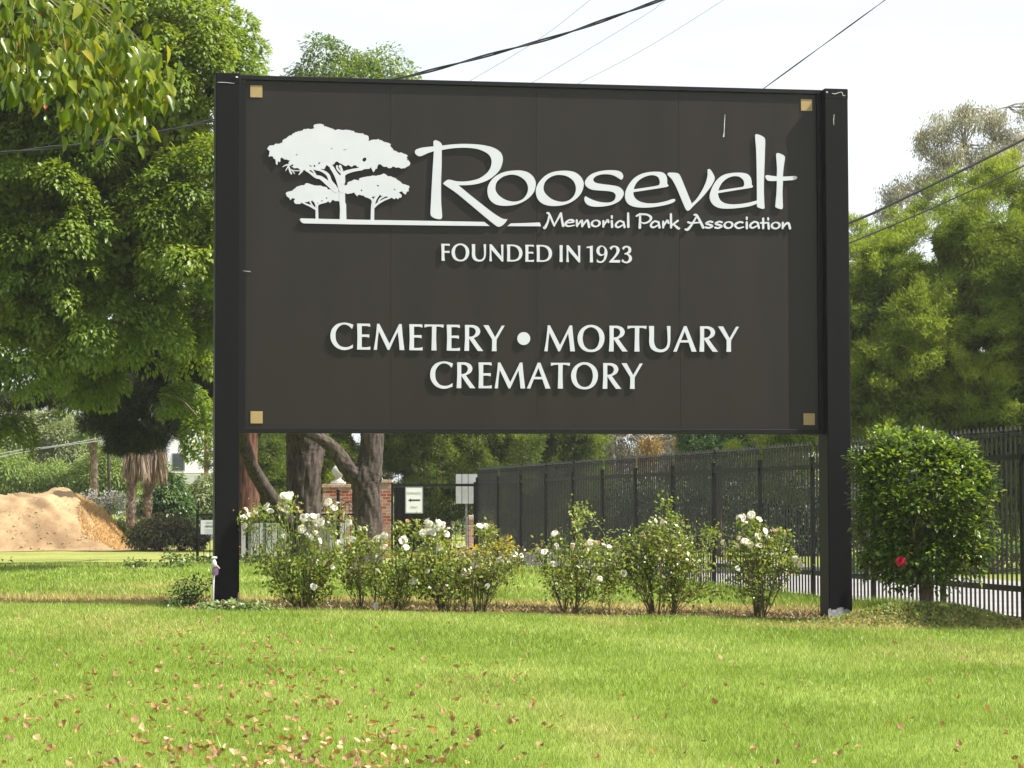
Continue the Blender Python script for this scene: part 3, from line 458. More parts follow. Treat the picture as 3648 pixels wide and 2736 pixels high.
# ------------------------------------------------------------------ iron fences
M_IRON = mat('black_iron', (.006, .006, .006), (.010, .0095, .009), 8, .5, .25)
M_IRON2 = mat('weathered_iron', (.0075, .0072, .007), (.0045, .0043, .0042), 5, .5, .18)
M_PICK = mat('picket_iron', (.014, .0135, .0125), (.0075, .0072, .007), 6, .5, .3)
def spike(mb, p, z1, w_, ax):
    """picket tip: two collars and a lance head"""
    a = np.array(ax); b_ = np.array([-a[1], a[0]])
    def sq(h, z): return [(*(p+a*sx*h+b_*sy*h), z) for sx, sy in ((-1, -1), (1, -1), (1, 1), (-1, 1))]
    lv = [(w_*.85, z1-.145), (w_*.85, z1-.132), (w_*.4, z1-.128), (w_*.4, z1-.118), (w_*.85, z1-.115), (w_*.85, z1-.102), (w_*.38, z1-.098), (w_*.75, z1-.07), (w_*.15, z1)]
    V = []
    for h, z in lv: V += sq(h, z)
    Fc = [(l*4+i, l*4+(i+1) % 4, l*4+4+(i+1) % 4, l*4+4+i) for l in range(len(lv)-1) for i in range(4)]
    mb.add(V, Fc+[(32, 33, 34, 35)])
def orient(p, q):
    d = np.array(q)-np.array(p); L_ = np.linalg.norm(d); return d/L_, L_
def obox(mb, p, q, w_, z0, z1, off=0.0):
    a, L_ = orient(p, q); b_ = np.array([-a[1], a[0]]); p = np.array(p)+b_*off; q = np.array(q)+b_*off
    V = [(*(s+b_*e*w_/2), z) for z in (z0, z1) for s, e in ((p, -1), (q, -1), (q, 1), (p, 1))]
    mb.add(V, [(3, 2, 1, 0), (4, 5, 6, 7), (0, 1, 5, 4), (1, 2, 6, 5), (2, 3, 7, 6), (3, 0, 4, 7)])
def fence(name, label, pts, zb, zt, rails, pitch, pw, post_h, post_w, mat_, spikes=True, origin=None, wave=0.0):
    root = thing(name, label, 'fence', (*pts[0], zb)); o0 = np.array([*pts[0], zb])
    def B(mb, nm, m_=mat_):
        o = mb.build(nm, m_, root); o.matrix_parent_inverse = Matrix.Translation([-v for v in o0]); return o
    for i, p in enumerate(pts):
        nx = pts[i+1] if i+1 < len(pts) else pts[i-1]
        a, _ = orient(p, nx); mb = MB(); obox(mb, p-a*post_w/2, p+a*post_w/2, post_w, zb-.15, post_h)
        obox(mb, p-a*(post_w/2+.006), p+a*(post_w/2+.006), post_w+.012, post_h+.001, post_h+.016); B(mb, 'post')
    for i in range(len(pts)-1):
        p, q = np.array(pts[i]), np.array(pts[i+1]); a, L_ = orient(p, q); mb = MB(); n = max(1, int(L_/pitch))
        for k in range(1, n):
            s = p+a*L_*k/n; jit = rng.normal()*.003
            if np.linalg.norm(s-p) < post_w*.75 or np.linalg.norm(s-q) < post_w*.75: continue
            zt_ = zt+jit; off = np.array([-a[1], a[0]])*(pw*.5+.018)
            obox(mb, s+off-a*pw/2, s+off+a*pw/2, pw, zb-.02, zt_-(.10 if spikes else 0))
            if spikes: spike(mb, s+off, zt_, pw, a)
        B(mb, 'picket_panel', M_PICK if spikes else mat_)
        for z0, z1 in rails:
            mb = MB(); obox(mb, p+a*(post_w/2+.001), q-a*(post_w/2+.001), .036, z0, z1); B(mb, 'rail')
    return root
fp = []
for k in range(0, 15):
    Yk = 76*(1-.04026*k); fp.append(np.array([float(xfence(Yk)), Yk]))
fence('iron_fence', 'long tall black spear-topped iron fence running along the driveway behind the roses', fp, -.13, 2.635, [(2.14, 2.22), (.26, .345)], .168, .026, 2.34, .075, M_IRON2)
gp = [np.array([float(P(1397, 1800, 76)[0]), 76.0]), np.array([fp[0][0]-.075, 76.0])]
fence('iron_gate', 'straight black iron gate with widely spaced pickets between brick pillar and fence corner', gp, -.1, 2.59, [(2.09, 2.17), (.20, .27)], .182, .017, 2.2, .06, M_IRON)
lp0 = [P(x, 1800, 70)[:2] for x in (704, 880, 1075, 1270)]
lf = fence('low_iron_fence', 'low black iron fence with a ring band standing behind the left roses', [p[:2] for p in lp0], -.06, 1.25, [(1.26, 1.31), (1.06, 1.10), (.12, .16)], .155, .022, 1.42, .07, M_IRON, False)
rb = MB()
for i in range(3):
    a, L_ = orient(lp0[i][:2], lp0[i+1][:2]); n = int(L_/.155)
    for k in range(n):
        c = lp0[i][:2]+a*L_*(k+.5)/n; ang = np.arange(13)*2*math.pi/12
        rb.tube([(c[0]+.066*math.cos(q), c[1], 1.18+.066*math.sin(q)) for q in ang], .011, 5, False)
ro = rb.build('ring_band', M_IRON, lf); ro.matrix_parent_inverse = Matrix.Translation((-lp0[0][0], -lp0[0][1], .06))
# scrollwork and finial post over the low fence
sw = thing('scroll_gate', 'arched black iron scrollwork with a ball-topped post before the brick pillar', 'gate', P(1200, 1960, 70.4))
o0 = P(1200, 1960, 70.4); mb = MB()
def px2(l, Y=70.4): return [P(x, y, Y)-o0 for x, y in l]
for l in ([(1150, 1818), (1165, 1790), (1190, 1778), (1222, 1782), (1248, 1800), (1262, 1822)], [(1215, 1822), (1222, 1800), (1240, 1788), (1258, 1795), (1260, 1812), (1248, 1820), (1240, 1810)], [(1160, 1822), (1168, 1806), (1184, 1800), (1196, 1810), (1190, 1821), (1180, 1816)], [(1100, 1822), (1118, 1800), (1140, 1796), (1152, 1808), (1146, 1820), (1136, 1815)]):
    mb.tube(spline(px2(l), 5), .013, 6)
for x in range(1160, 1262, 14): mb.tube(px2([(x, 1826), (x, 1788+abs(x-1205)*.25)]), .009, 5)
mb.build('scroll', M_IRON, sw)
mb = MB(); q = px2([(1205, 1990), (1205, 1760)]); mb.tube(q, .045, 8); z = q[1][2]; mb.lathe([(.06, z), (.06, z+.03), (.02, z+.05), (.05, z+.08), (.055, z+.11), (.03, z+.15), (.004, z+.17)], (q[1][0], q[1][1], 0), 12); mb.build('finial_post', M_IRON, sw)

# ------------------------------------------------------------------ brick pillars
def brickmat():
    m, t, o = newmat('brick'); tc = t.nodes.new('ShaderNodeTexCoord'); mp = t.nodes.new('ShaderNodeMapping'); mp.inputs['Rotation'].default_value = (R(90), 0, 0); t.links.new(tc.outputs['Object'], mp.inputs[0])
    bk = t.nodes.new('ShaderNodeTexBrick'); bk.inputs['Scale'].default_value = 1.0; bk.inputs['Brick Width'].default_value = .24; bk.inputs['Row Height'].default_value = .095; bk.inputs['Mortar Size'].default_value = .008
    bk.inputs['Color1'].default_value = (.30, .085, .045, 1); bk.inputs['Color2'].default_value = (.44, .32, .25, 1); bk.inputs['Mortar'].default_value = (.42, .38, .33, 1); bk.inputs['Bias'].default_value = -.15
    n = noise(t, 12, 5); mxx = t.nodes.new('ShaderNodeMixRGB'); mxx.blend_type = 'MULTIPLY'; mxx.inputs[0].default_value = .6; r = ramp(t, [(.3, (.6, .6, .6)), (.7, (1.15, 1.1, 1.05))])
    b = t.nodes.new('ShaderNodeBsdfPrincipled'); b.inputs['Roughness'].default_value = .9; b.inputs['Specular IOR Level'].default_value = .15
    t.links.new(mp.outputs[0], bk.inputs['Vector']); t.links.new(n.outputs['Fac'], r.inputs[0]); t.links.new(bk.outputs['Color'], mxx.inputs[1]); t.links.new(r.outputs[0], mxx.inputs[2]); t.links.new(mxx.outputs[0], b.inputs['Base Color'])
    bp = t.nodes.new('ShaderNodeBump'); bp.inputs['Strength'].default_value = .5; bp.inputs['Distance'].default_value = .01; bp.invert = True; t.links.new(bk.outputs['Fac'], bp.inputs['Height']); t.links.new(bp.outputs[0], b.inputs['Normal'])
    t.links.new(b.outputs[0], o.inputs[0]); return m
M_BRICK = brickmat(); M_CAPB = mat('cap_brick', (.46, .36, .29), (.34, .20, .15), 9, .9, .15, .3); M_STONE = mat('finial_stone', (.42, .43, .38), (.34, .35, .30), 8, .85, .2, .3, 40)
def pillar(label, pxa, pxb, ytop, Y, ball):
    a, b_ = P(pxa, ytop, Y), P(pxb, ytop, Y); w2 = (b_[0]-a[0])/2; cx = (a[0]+b_[0])/2; zt = a[2]
    root = thing('brick_pillar', label, 'pillar', (cx, Y+w2, -.1)); zt += .1
    MB().box((-w2+.03, -w2+.03, -.1), (w2-.03, w2-.03, zt-.10)).build('shaft', M_BRICK, root)
    n = 7; mb = MB()
    for sx in range(n):
        x0 = -w2+2*w2*sx/n; mb.box((x0+.004, -w2, zt-.099), (x0+2*w2/n-.004, w2, zt-.002+.004*rng.random()), .006)
    mb.build('cap', M_CAPB, root)
    if ball:
        f_ = MB(); f_.box((-.22, -.22, zt), (.22, .22, zt+.075), .01); f_.lathe([(.17, zt+.075), (.17, zt+.10), (.10, zt+.15), (.085, zt+.19), (.12, zt+.22)]+[(.195*math.cos(q), zt+.385+.195*math.sin(q)) for q in np.linspace(-.95, 1.56, 12)], (0, 0, 0), 24); f_.build('finial', M_STONE, root, True)
    else:
        MB().box((-.10, -.10, zt), (.10, .10, zt+.06), .01).build('finial_base', M_STONE, root)
    return root
pillar('brick pillar topped by a grey stone ball', 1146, 1256, 1725, 77, True)
pillar('narrow brick pillar where the iron gate begins, right of the forked trunk', 1300, 1397, 1709, 77, False)
pillar('low red brick pier seen through the gate beside the fence corner', 1658, 1700, 1842, 84, False)
# solid dark gate leaf behind the pickets
o0 = P(1455, 1960, 79); gl = thing('metal_gate', 'dark solid metal gate leaf behind the entrance sign', 'gate', o0); mb = MB(); a = P(1404, 1736, 79)-o0; b_ = P(1512, 1736, 79)-o0
mb.box((a[0], -.02, -.05), (b_[0], .02, a[2]), .005); mb.build('leaf_panel', M_IRON2, gl)
mb = MB()
for k in range(7):
    x = a[0]+.03+(b_[0]-a[0]-.06)*k/6; mb.box((x-.008, -.034, -.02), (x+.008, -.021, a[2]-.03))
mb.box((a[0]+.02, -.05, a[2]*.55), (a[0]+.25, -.035, a[2]*.55+.05)); mb.build('rib', M_IRON, gl)

# ------------------------------------------------------------------ small signs
M_SIGNW = mat('sign_white', (.82, .83, .84), (.78, .79, .80), 5, .5, .4); M_INK = mat('sign_ink', (.03, .03, .035), rough=.6); M_FADE = mat('faded_ink', (.33, .34, .34), (.42, .43, .43), 60, .6)
def text(body, size, loc, parent, mat_, name='lettering', sx=1.0):
    cu = bpy.data.curves.new('t', 'FONT'); cu.body = body; cu.size = size; cu.align_x = 'CENTER'; cu.align_y = 'CENTER'; cu.extrude = .0015
    to = bpy.data.objects.new('t', cu); COL.objects.link(to); dg = bpy.context.evaluated_depsgraph_get(); me = bpy.data.meshes.new_from_object(to.evaluated_get(dg)); bpy.data.objects.remove(to); bpy.data.curves.remove(cu)
    me.materials.clear(); me.materials.append(mat_); o = obj(name, me, parent, loc); o.rotation_euler = (R(90), 0, 0); o.scale = (sx, 1, 1); return o
def plate(w_, h_, r_=.03, d=.006):
    l = Letters(); out = []
    for cx, cz, a0 in ((w_/2-r_, h_/2-r_, 0), (-w_/2+r_, h_/2-r_, 1), (-w_/2+r_, -h_/2+r_, 2), (w_/2-r_, -h_/2+r_, 3)):
        for q in range(5): g_ = (a0+q/4)*math.pi/2; out.append((cx+r_*math.cos(g_), cz+r_*math.sin(g_)))
    l.fill([out], 0, d); return l
YS = 75.95
a, b_ = P(1444, 1735, YS), P(1506.5, 1829, YS); c = (a+b_)/2; w_, h_ = b_[0]-a[0], a[2]-b_[2]
es = thing('entrance_sign', 'white entrance only sign with a black left arrow hung on the iron gate', 'sign', c)
plate(w_, h_).build('sign_plate', M_SIGNW, es)
l = Letters(); o1 = plate(w_-.02, h_-.02, .035); i1 = plate(w_-.045, h_-.045, .03); l.fill([[(v[0], v[2]) for v in o1.V[0][:20]], [(v[0], v[2]) for v in i1.V[0][:20]]], .006, .0075); l.build('border', M_INK, es)
text('ENTRANCE', .098, (0, -.0075, h_*.26), es, M_FADE, sx=.82); text('ONLY', .098, (0, -.0075, -h_*.27), es, M_FADE, sx=.82)
l = Letters(); l.fill([[(-.18, .0), (-.09, .055), (-.09, .024), (.18, .024), (.18, -.024), (-.09, -.024), (-.09, -.055)]], .006, .008); l.build('arrow', M_INK, es)
a, b_ = P(1622, 1689, 76.25), P(1700.5, 1794, 76.25); c = (a+b_)/2
bs = thing('sign_back', 'plain pale grey sign seen from behind, fixed behind the gate pickets', 'sign', c); plate(b_[0]-a[0], a[2]-b_[2], .03, .004).build('sign_plate', mat('dull_aluminium', (.50, .51, .52), (.42, .43, .44), 6, .6, .4), bs)
mb = MB(); mb.box((-.03, .012, -c[2]-.1), (.03, .05, .35)); mb.build('sign_post', mat('galvanised', (.30, .31, .32), rough=.5, metal=.6), bs)
a, b_ = P(715, 1853, 69.9), P(810, 1903, 69.9); c = (a+b_)/2
ns = thing('notice_sign', 'small white notice board on the low iron fence, half hidden by the left post', 'sign', c); plate(b_[0]-a[0], a[2]-b_[2], .008, .006).build('sign_plate', M_SIGNW, ns)
text('ROOSEVELT', .085, (0.01, -.0075, .125), ns, M_FADE); text('MEMORIAL PARK', .075, (0.0, -.0075, .02), ns, M_INK, sx=.85)
l = Letters()
for k in range(4): l.fill([[(-.26+.02*(k % 2), -.06-.032*k), (.26-.03*(k % 3), -.06-.032*k), (.26-.03*(k % 3), -.068-.032*k), (-.26+.02*(k % 2), -.068-.032*k)]], .006, .0072)
l.build('small_print', M_FADE, ns)
# pale boards standing behind the low fence
M_PALE = mat('pale_panel', (.62, .63, .63), (.52, .53, .53), 2, .7, .2)
for (x0, x1, yb, lab) in ((858, 1040, 1984, 'pale grey upright panel behind the low fence beside the left sign post'), (1080, 1232, 1990, 'pale grey upright panel behind the low fence in front of the thick trunk')):
    a, b_ = P(x0, 1858, 70.5), P(x1, yb, 70.5); c = np.array([(a[0]+b_[0])/2, 70.5, b_[2]]); bo = thing('pale_panel', lab, 'panel', c, group='pale panels behind the low fence')
    n = 10; mb = MB(); ww = b_[0]-a[0]
    for k in range(n): x = -ww/2+ww*k/n; mb.box((x+.004, -.01+.012*math.sin(k*2.1), 0.03), (x+ww/n-.004, .02+.012*math.sin(k*2.1), a[2]-b_[2]), .004)
    mb.build('board', M_PALE, bo)
    if x0 == 858: MB().box((-ww/2, -.03, .03), (-ww/2+.28, -.018, .07)).build('red_edge', mat('dull_red', (.35, .08, .09), rough=.6), bo)
# stake with a purple tag in front of the left post
b0 = P(761, 2184, 36.15); sk = thing('marker_stake', 'thin pale metal stake with a purple tag in front of the left sign post', 'stake', b0)
M_PIPE = mat('pale_pipe', (.52, .50, .50), (.42, .41, .42), 12, .5, .4); mb = MB(); q = [P(757.5, 2184, 36.15)-b0, P(760, 2090, 36.15)-b0, P(764, 1992, 36.15)-b0]; q[0][2] -= .1; mb.tube(q, .014, 8); mb.build('pipe', M_PIPE, sk, True)
mb = MB(); a = P(753, 1987, 36.15)-b0; b_ = P(773, 1987, 36.15)-b0; mb.tube([a, (a+b_)/2, b_], [.013, .018, .013], 8); mb.build('tap_handle', mat('white_plastic', (.75, .74, .70), rough=.4), sk, True)
mb = MB(); k = P(763, 2007, 36.1)-b0; mb.lathe([(.006, -.055), (.03, -.045), (.036, -.01), (.03, .025), (.02, .04), (.004, .045)], k, 12); mb.tube([k+np.array([-.06, 0, -.02]), k+np.array([.02, 0, -.01]), k+np.array([.08, 0, -.075])], .009, 6); mb.build('valve', M_PIPE, sk, True)
l = Letters(); tg = [(755, 2050), (755, 2026), (764, 2017), (770, 2017), (778, 2028), (777, 2047), (770, 2050)]; b3 = [(P(x, y, 36.12)-b0) for x, y in tg]; l.fill([[(v[0], v[2]) for v in b3]], .018, .03); l.build('tag', mat('purple_tag', (.24, .13, .24), (.20, .11, .20), 10, .5), sk)

# ------------------------------------------------------------------ cables
M_CABLE = mat('cable', (.035, .035, .040), rough=.5); M_WIRE = mat('thin_wire', (.30, .32, .40), rough=.4)
def cable(label, pts, Y, rad, mat_, twist=0, sag=0, Y2=None):
    Y2 = Y2 or Y; n = len(pts); p3 = [P(x, y, Y+(Y2-Y)*i/(n-1)) for i, (x, y) in enumerate(pts)]; p = spline(p3, 14) if n > 2 else np.array([np.array(p3[0])+(np.array(p3[1])-p3[0])*s for s in np.linspace(0, 1, 40)])
    base = p[0]; root = obj('overhead_cable', None) if 0 else None; mb = MB()
    if twist:
        L_ = np.r_[0, np.cumsum(np.linalg.norm(np.diff(p, axis=0), axis=1))]; s = np.linspace(0, L_[-1], int(L_[-1]/.10)); p = np.stack([np.interp(s, L_, p[:, k]) for k in range(3)], 1)
        for ph in (0, math.pi): mb.tube(p+np.c_[np.zeros(len(s)), rad*.8*np.cos(s*twist+ph), rad*.8*np.sin(s*twist+ph)], rad*.75, 6)
    else: mb.tube(p, rad, 6)
    return props(mb.build('overhead_cable', mat_, None, True), label, 'cable', 'overhead cables')
cable('thick twisted black cable dipping behind the sign across the left trees', [(-700, 640), (-200, 568), (0, 545), (300, 512), (530, 478), (755, 430), (1100, 352), (1400, 284), (1540, 250), (1800, 180), (2000, 124), (2200, 55), (2352, 0), (2800, -170)], 47, .022, M_CABLE, 3.0, Y2=43)
cable('thin pale wire crossing the thick cable above the sign', [(1400, 452), (1664, 294), (1915, 143), (2102, 0), (2400, -240)], 60, .007, M_WIRE)
cable('thin pale wire meeting the sign top near its middle', [(1600, 454), (1884, 301), (2300, 52), (2372, 0), (2700, -215)], 60, .007, M_WIRE)
cable('thin pale wire slanting up at the right of the two other pale wires', [(1800, 420), (2043, 306), (2300, 172), (2577, 0), (2900, -215)], 60, .007, M_WIRE)
cable('thin dark twisted wire rising over the right part of the sign', [(2500, 478), (2717, 318), (3153, 0), (3500, -255)], 50, .011, M_CABLE, 2.2)
cable('thick black cable in front of the feathery tree right of the sign', [(2500, 995), (3018, 797), (3200, 716), (3648, 496), (4300, 150)], 45, .027, M_CABLE)
cable('thinner black cable just below the thick one at the right tree', [(2500, 1080), (3118, 828), (3400, 706), (3648, 590), (4300, 280)], 54, .019, M_CABLE)

# ------------------------------------------------------------------ foliage tools
def leafmesh(name, p, d, n, L_, W, mat_, parent=None, droop=.15, kind=None):
    """diamond leaves: base p, axis d, face normal n"""
    d = unit(d); s = unit(np.cross(d, n)); nn = np.cross(s, d); L_ = L_[:, None]; W = W[:, None]
    m_ = p+d*L_*.42+nn*L_*droop*.3; tip = p+d*L_-nn*L_*droop
    V = np.stack([p, m_-s*W/2, tip, m_+s*W/2], 1).reshape(-1, 3); return obj(name, mesh(name, V, np.arange(len(V)).reshape(-1, 4), mat_), parent)
def leaf6mesh(name, p, d, n, L_, W, mat_, parent=None, fold=.25, droop=.2):
    """broad leaves of two folded halves with an ovate outline"""
    d = unit(d); s = unit(np.cross(d, n)); nn = np.cross(s, d); L_ = L_[:, None]; W = W[:, None]
    f_ = lambda a, b_, h: p+d*L_*a+s*W*b_+nn*(W*h*fold-L_*droop*a*a)
    R_ = [f_(0, 0, 0), f_(.22, .40, .8), f_(.5, .46, .9), f_(.8, .22, .5), f_(1, 0, 0), f_(.8, -.22, .5), f_(.5, -.46, .9), f_(.22, -.40, .8), f_(.45, 0, 0)]
    V = np.stack(R_, 1); N = len(p); i = np.arange(N)[:, None]*9
    Fc = np.concatenate([i+np.array([[0, 1, 2, 8]]), i+np.array([[8, 2, 3, 4]]), i+np.array([[8, 4, 5, 6]]), i+np.array([[0, 8, 6, 7]])])
    return obj(name, mesh(name, V.reshape(-1, 3), Fc, mat_, True), parent)
def clusters_on(blobs, spacing, shell=(.82, 1.02), up=.0):
    """cluster centres spread over the outside of overlapping ellipsoids; returns centre, outward"""
    C = []; N_ = []
    for (c, r) in blobs:
        c = np.array(c); r = np.broadcast_to(np.array(r, float), 3); area = 4*math.pi*((r[0]*r[1])**1.6/3+(r[0]*r[2])**1.6/3+(r[1]*r[2])**1.6/3)**(1/1.6)
        n = int(area/spacing**2*1.25); d = rnd3(n); q = c+d*r*(shell[0]+(shell[1]-shell[0])*rng.random((n, 1)))
        keep = np.ones(n, bool)
        for (c2_, r2) in blobs:
            if c2_ is c or np.allclose(c2_, c): continue
            keep &= (((q-np.array(c2_))/np.broadcast_to(np.array(r2, float), 3))**2).sum(1) > .62
        C.append(q[keep]); N_.append(unit(d/r)[keep])
    return np.concatenate(C), np.concatenate(N_)
def clump_leaves(C, N_, rad, per, flat=.80, stretch=1.0):
    """leaves over the outer side of each clump, drooping; returns position, axis, normal"""
    k = len(C); rr = rad*(.55+.9*rng.random(k)); n = np.maximum(8, (per*(rr/rad)**2)).astype(int); idx = np.repeat(np.arange(k), n); m_ = len(idx)
    d = rnd3(m_); out = N_[idx]; upv = np.array([0, 0, 1.]); ax = unit(out*.7+upv*.75)
    dot = (d*ax).sum(1, keepdims=True); d = np.where(dot < -.1, d-2*dot*ax, d); sc3 = np.c_[.75+.6*rng.random(k), .75+.6*rng.random(k), flat*(.7+.8*rng.random(k))]
    q = C[idx]+d*rr[idx][:, None]*sc3[idx]*(.72+.33*rng.random((m_, 1)))
    axis = unit(d*.8+out*.25+rnd3(m_)*.5-upv*.6); nrm = unit(d*.8+upv*.6+rnd3(m_)*.4); return q, axis, nrm
def hull_leaves(blobs, per_m2, shell=(.70, .86)):
    """dense leafy core under the clumps"""
    Q = []; D = []
    for (c, r) in blobs:
        r = np.broadcast_to(np.array(r, float), 3); area = 4*math.pi*np.mean([r[0]*r[1], r[0]*r[2], r[1]*r[2]]); k = int(area*per_m2); d = rnd3(k); q = np.array(c)+d*r*(shell[0]+(shell[1]-shell[0])*rng.random((k, 1))); keep = np.ones(k, bool)
        for (c2_, r2) in blobs:
            if np.allclose(c2_, c): continue
            keep &= (((q-np.array(c2_))/np.broadcast_to(np.array(r2, float), 3))**2).sum(1) > .40
        Q.append(q[keep]); D.append(unit(d/r)[keep])
    Q = np.concatenate(Q); D = np.concatenate(D); return Q, unit(rnd3(len(Q))+np.array([0, 0, -.6])), unit(D*.8+rnd3(len(Q))*.7)
def boughs(blobs, spacing, rad, nsub, shell=(.82, 1.12), up=.55):
    """boughs that stand off the crown, each carrying several clumps on its upper, outer side"""
    C, N_ = clusters_on(blobs, spacing, shell); k = len(C); rr = rad*(.55+.95*rng.random(k)); n = np.maximum(3, nsub*(rr/rad)**2).astype(int); i = np.repeat(np.arange(k), n)
    d = unit(rnd3(len(i))+N_[i]*.55+np.array([0, 0, up])); sc3 = np.c_[.8+.5*rng.random(k), .8+.5*rng.random(k), .75+.6*rng.random(k)]
    return C[i]+d*rr[i][:, None]*sc3[i]*(.75+.35*rng.random((len(i), 1))), d
def fill_leaves(blobs, n, s=.72):
    q = []; 
    for (c, r) in blobs:
        k = int(n/len(blobs)); q.append(np.array(c)+rnd3(k)*np.array(np.broadcast_to(np.array(r, float), 3))*s*rng.random((k, 1))**.4)
    q = np.concatenate(q); return q, rnd3(len(q)), rnd3(len(q))
def blob(px, py, Y, rp, ry=None, rz=None):
    c = P(px, py, Y); r = rp*Y/F; return (c, np.array([r, ry if ry else r, (rz*Y/F) if rz else r]))
def barkmat(name, c1, c2, sc=(9, 9, 1.6), bump=1.0):
    return mat(name, c1, c2, 1.6, .95, .1, bump, 3.0, stretch=sc, detail=8)
M_BARK = barkmat('bark_grey_brown', (.098, .079, .066), (.028, .022, .018)); M_BARKR = barkmat('bark_red_brown', (.13, .062, .040), (.045, .024, .018)); M_TWIG = mat('twig', (.16, .13, .10), (.10, .08, .06), 8, .9, .1)
def limb(mb, pts, n=10, rough=.1, seed=0, m=7):
    """tapering limb through (px, py, Y, width_px)"""
    q = spline(np.array([[*P(a, b_, Y), w_*Y/F/2] for a, b_, Y, w_ in pts]), m*(3 if n >= 14 else 1)); mb.tube(q[:, :3], q[:, 3], n*(3 if n >= 14 else 1), True, rough, seed)
def branches(mb, root, targets, r0=.05, seed=1):
    """thin limbs from a root point to foliage clumps"""
    rr = np.random.default_rng(seed)
    for tpt in list(targets) or [np.array(root, float)+np.array([.01, 0, .08])]:
        a = np.array(root, float); b_ = np.array(tpt, float); mid = (a+b_)/2+rr.normal(size=3)*.12*np.linalg.norm(b_-a)+np.array([0, 0, .1]); mid2 = (mid+b_)/2+rr.normal(size=3)*.08
        q = spline([a, mid, mid2, b_], 4); mb.tube(q, np.linspace(r0, r0*.18, len(q)), 5)

# ------------------------------------------------------------------ big broadleaf tree on the left, its trunks, and the pine below it
GREEN = [(0, (.075, .125, .016)), (.35, (.135, .205, .024)), (.7, (.21, .285, .034)), (1, (.31, .36, .055))]
M_LEAFA = leafmat('leaf_broad', GREEN, .48, .42, .4, clump=.45)
t1 = thing('broadleaf_tree', 'huge dense broadleaf tree filling the left side, crown touching the left sign post', 'tree', P(1078, 1985, 69))
o0 = np.array(t1.location); inv = Matrix.Translation(-Vector(t1.location))
def sub(o): o.matrix_parent_inverse = inv; return o
BA = [blob(470, 410, 57, 370, 2.4), blob(60, 640, 57, 350, 2.4), blob(690, 850, 57, 190, 1.8), blob(320, 930, 57, 260, 2.2), blob(830, 330, 58, 115, 1.3), blob(895, 1060, 59, 57, .8, 120), blob(40, 1100, 57, 190, 1.6), blob(580, 110, 57, 150, 1.5), blob(100, -100, 58, 430, 2.6), blob(-420, 500, 58, 470, 3)]
BA2 = [blob(540, 1060, 60, 80, .9, 80), blob(600, 980, 60, 80, .9, 80), blob(330, 1380, 59, 90, .9, 80), blob(255, 1270, 59.5, 100, .9, 80), blob(655, 1440, 60, 56, .6, 60), blob(715, 1545, 60, 50, .5, 40), blob(5, 1555, 58, 50, .6, 75), blob(690, 1260, 60.5, 50, .7, 60), blob(560, 1170, 60, 60, .7, 55), blob(420, 1230, 59.8, 60, .7, 50), blob(735, 1650, 60, 22, .3, 16)]
C, N_ = boughs(BA, 1.40, .74, 10, up=.25); C2, N2 = clusters_on(BA2, .5, (.5, 1.05)); C = np.concatenate([C, C2]); N_ = np.concatenate([N_, N2]); q, ax, nr = clump_leaves(C, N_, .36, 150)
L_ = .115*(.7+.6*rng.random(len(q))); sub(leafmesh('crown', q, ax, nr, L_, L_*.55, M_LEAFA, t1))
q, ax, nr = hull_leaves(BA, 190, (.56, .74)); L_ = .17*(.7+.6*rng.random(len(q))); sub(leafmesh('inner_leaves', q, ax, nr, L_, L_*.7, M_LEAFA, t1))
mb = MB()
limb(mb, [(1090, 2010, 69, 150), (1085, 1960, 69, 128), (1082, 1850, 69, 112), (1085, 1700, 69, 118), (1085, 1560, 69, 132), (1060, 1350, 68, 110), (1000, 1050, 66, 90), (820, 700, 63, 70), (600, 400, 61, 40)], 18, .10, 3, 8)
limb(mb, [(1060, 1900, 69, 60), (1010, 1835, 68.6, 62), (930, 1720, 68, 52), (880, 1620, 67, 46), (845, 1520, 66, 44), (760, 1300, 64, 36), (560, 1050, 61, 28), (300, 900, 60, 20)], 12, .12, 5)
limb(mb, [(560, 1050, 61, 26), (430, 880, 60, 20), (200, 640, 60, 14)], 8, .1, 6); limb(mb, [(760, 1300, 64, 28), (400, 1150, 61, 20), (120, 1120, 60, 16), (-200, 1000, 60, 10)], 8, .1, 8)
sub(mb.build('trunk', M_BARK, t1, True))
mb = MB(); branches(mb, P(560, 700, 60.5), [c for c, n_ in zip(C, N_) if rng.random() < .008], .035, 3)
for l in ([(150, 520, 57.0, 5), (100, 560, 56.9, 4), (66, 590, 57.0, 4), (64, 620, 57.0, 3), (74, 664, 57.1, 2)], [(700, 1010, 57.5, 5), (690, 960, 57.4, 4), (668, 925, 57.4, 2)], [(700, 1480, 57.8, 7), (640, 1420, 57.7, 5), (560, 1400, 57.7, 3)]): limb(mb, l, 6, .05, 2)
sub(mb.build('branch', M_TWIG, t1, True))

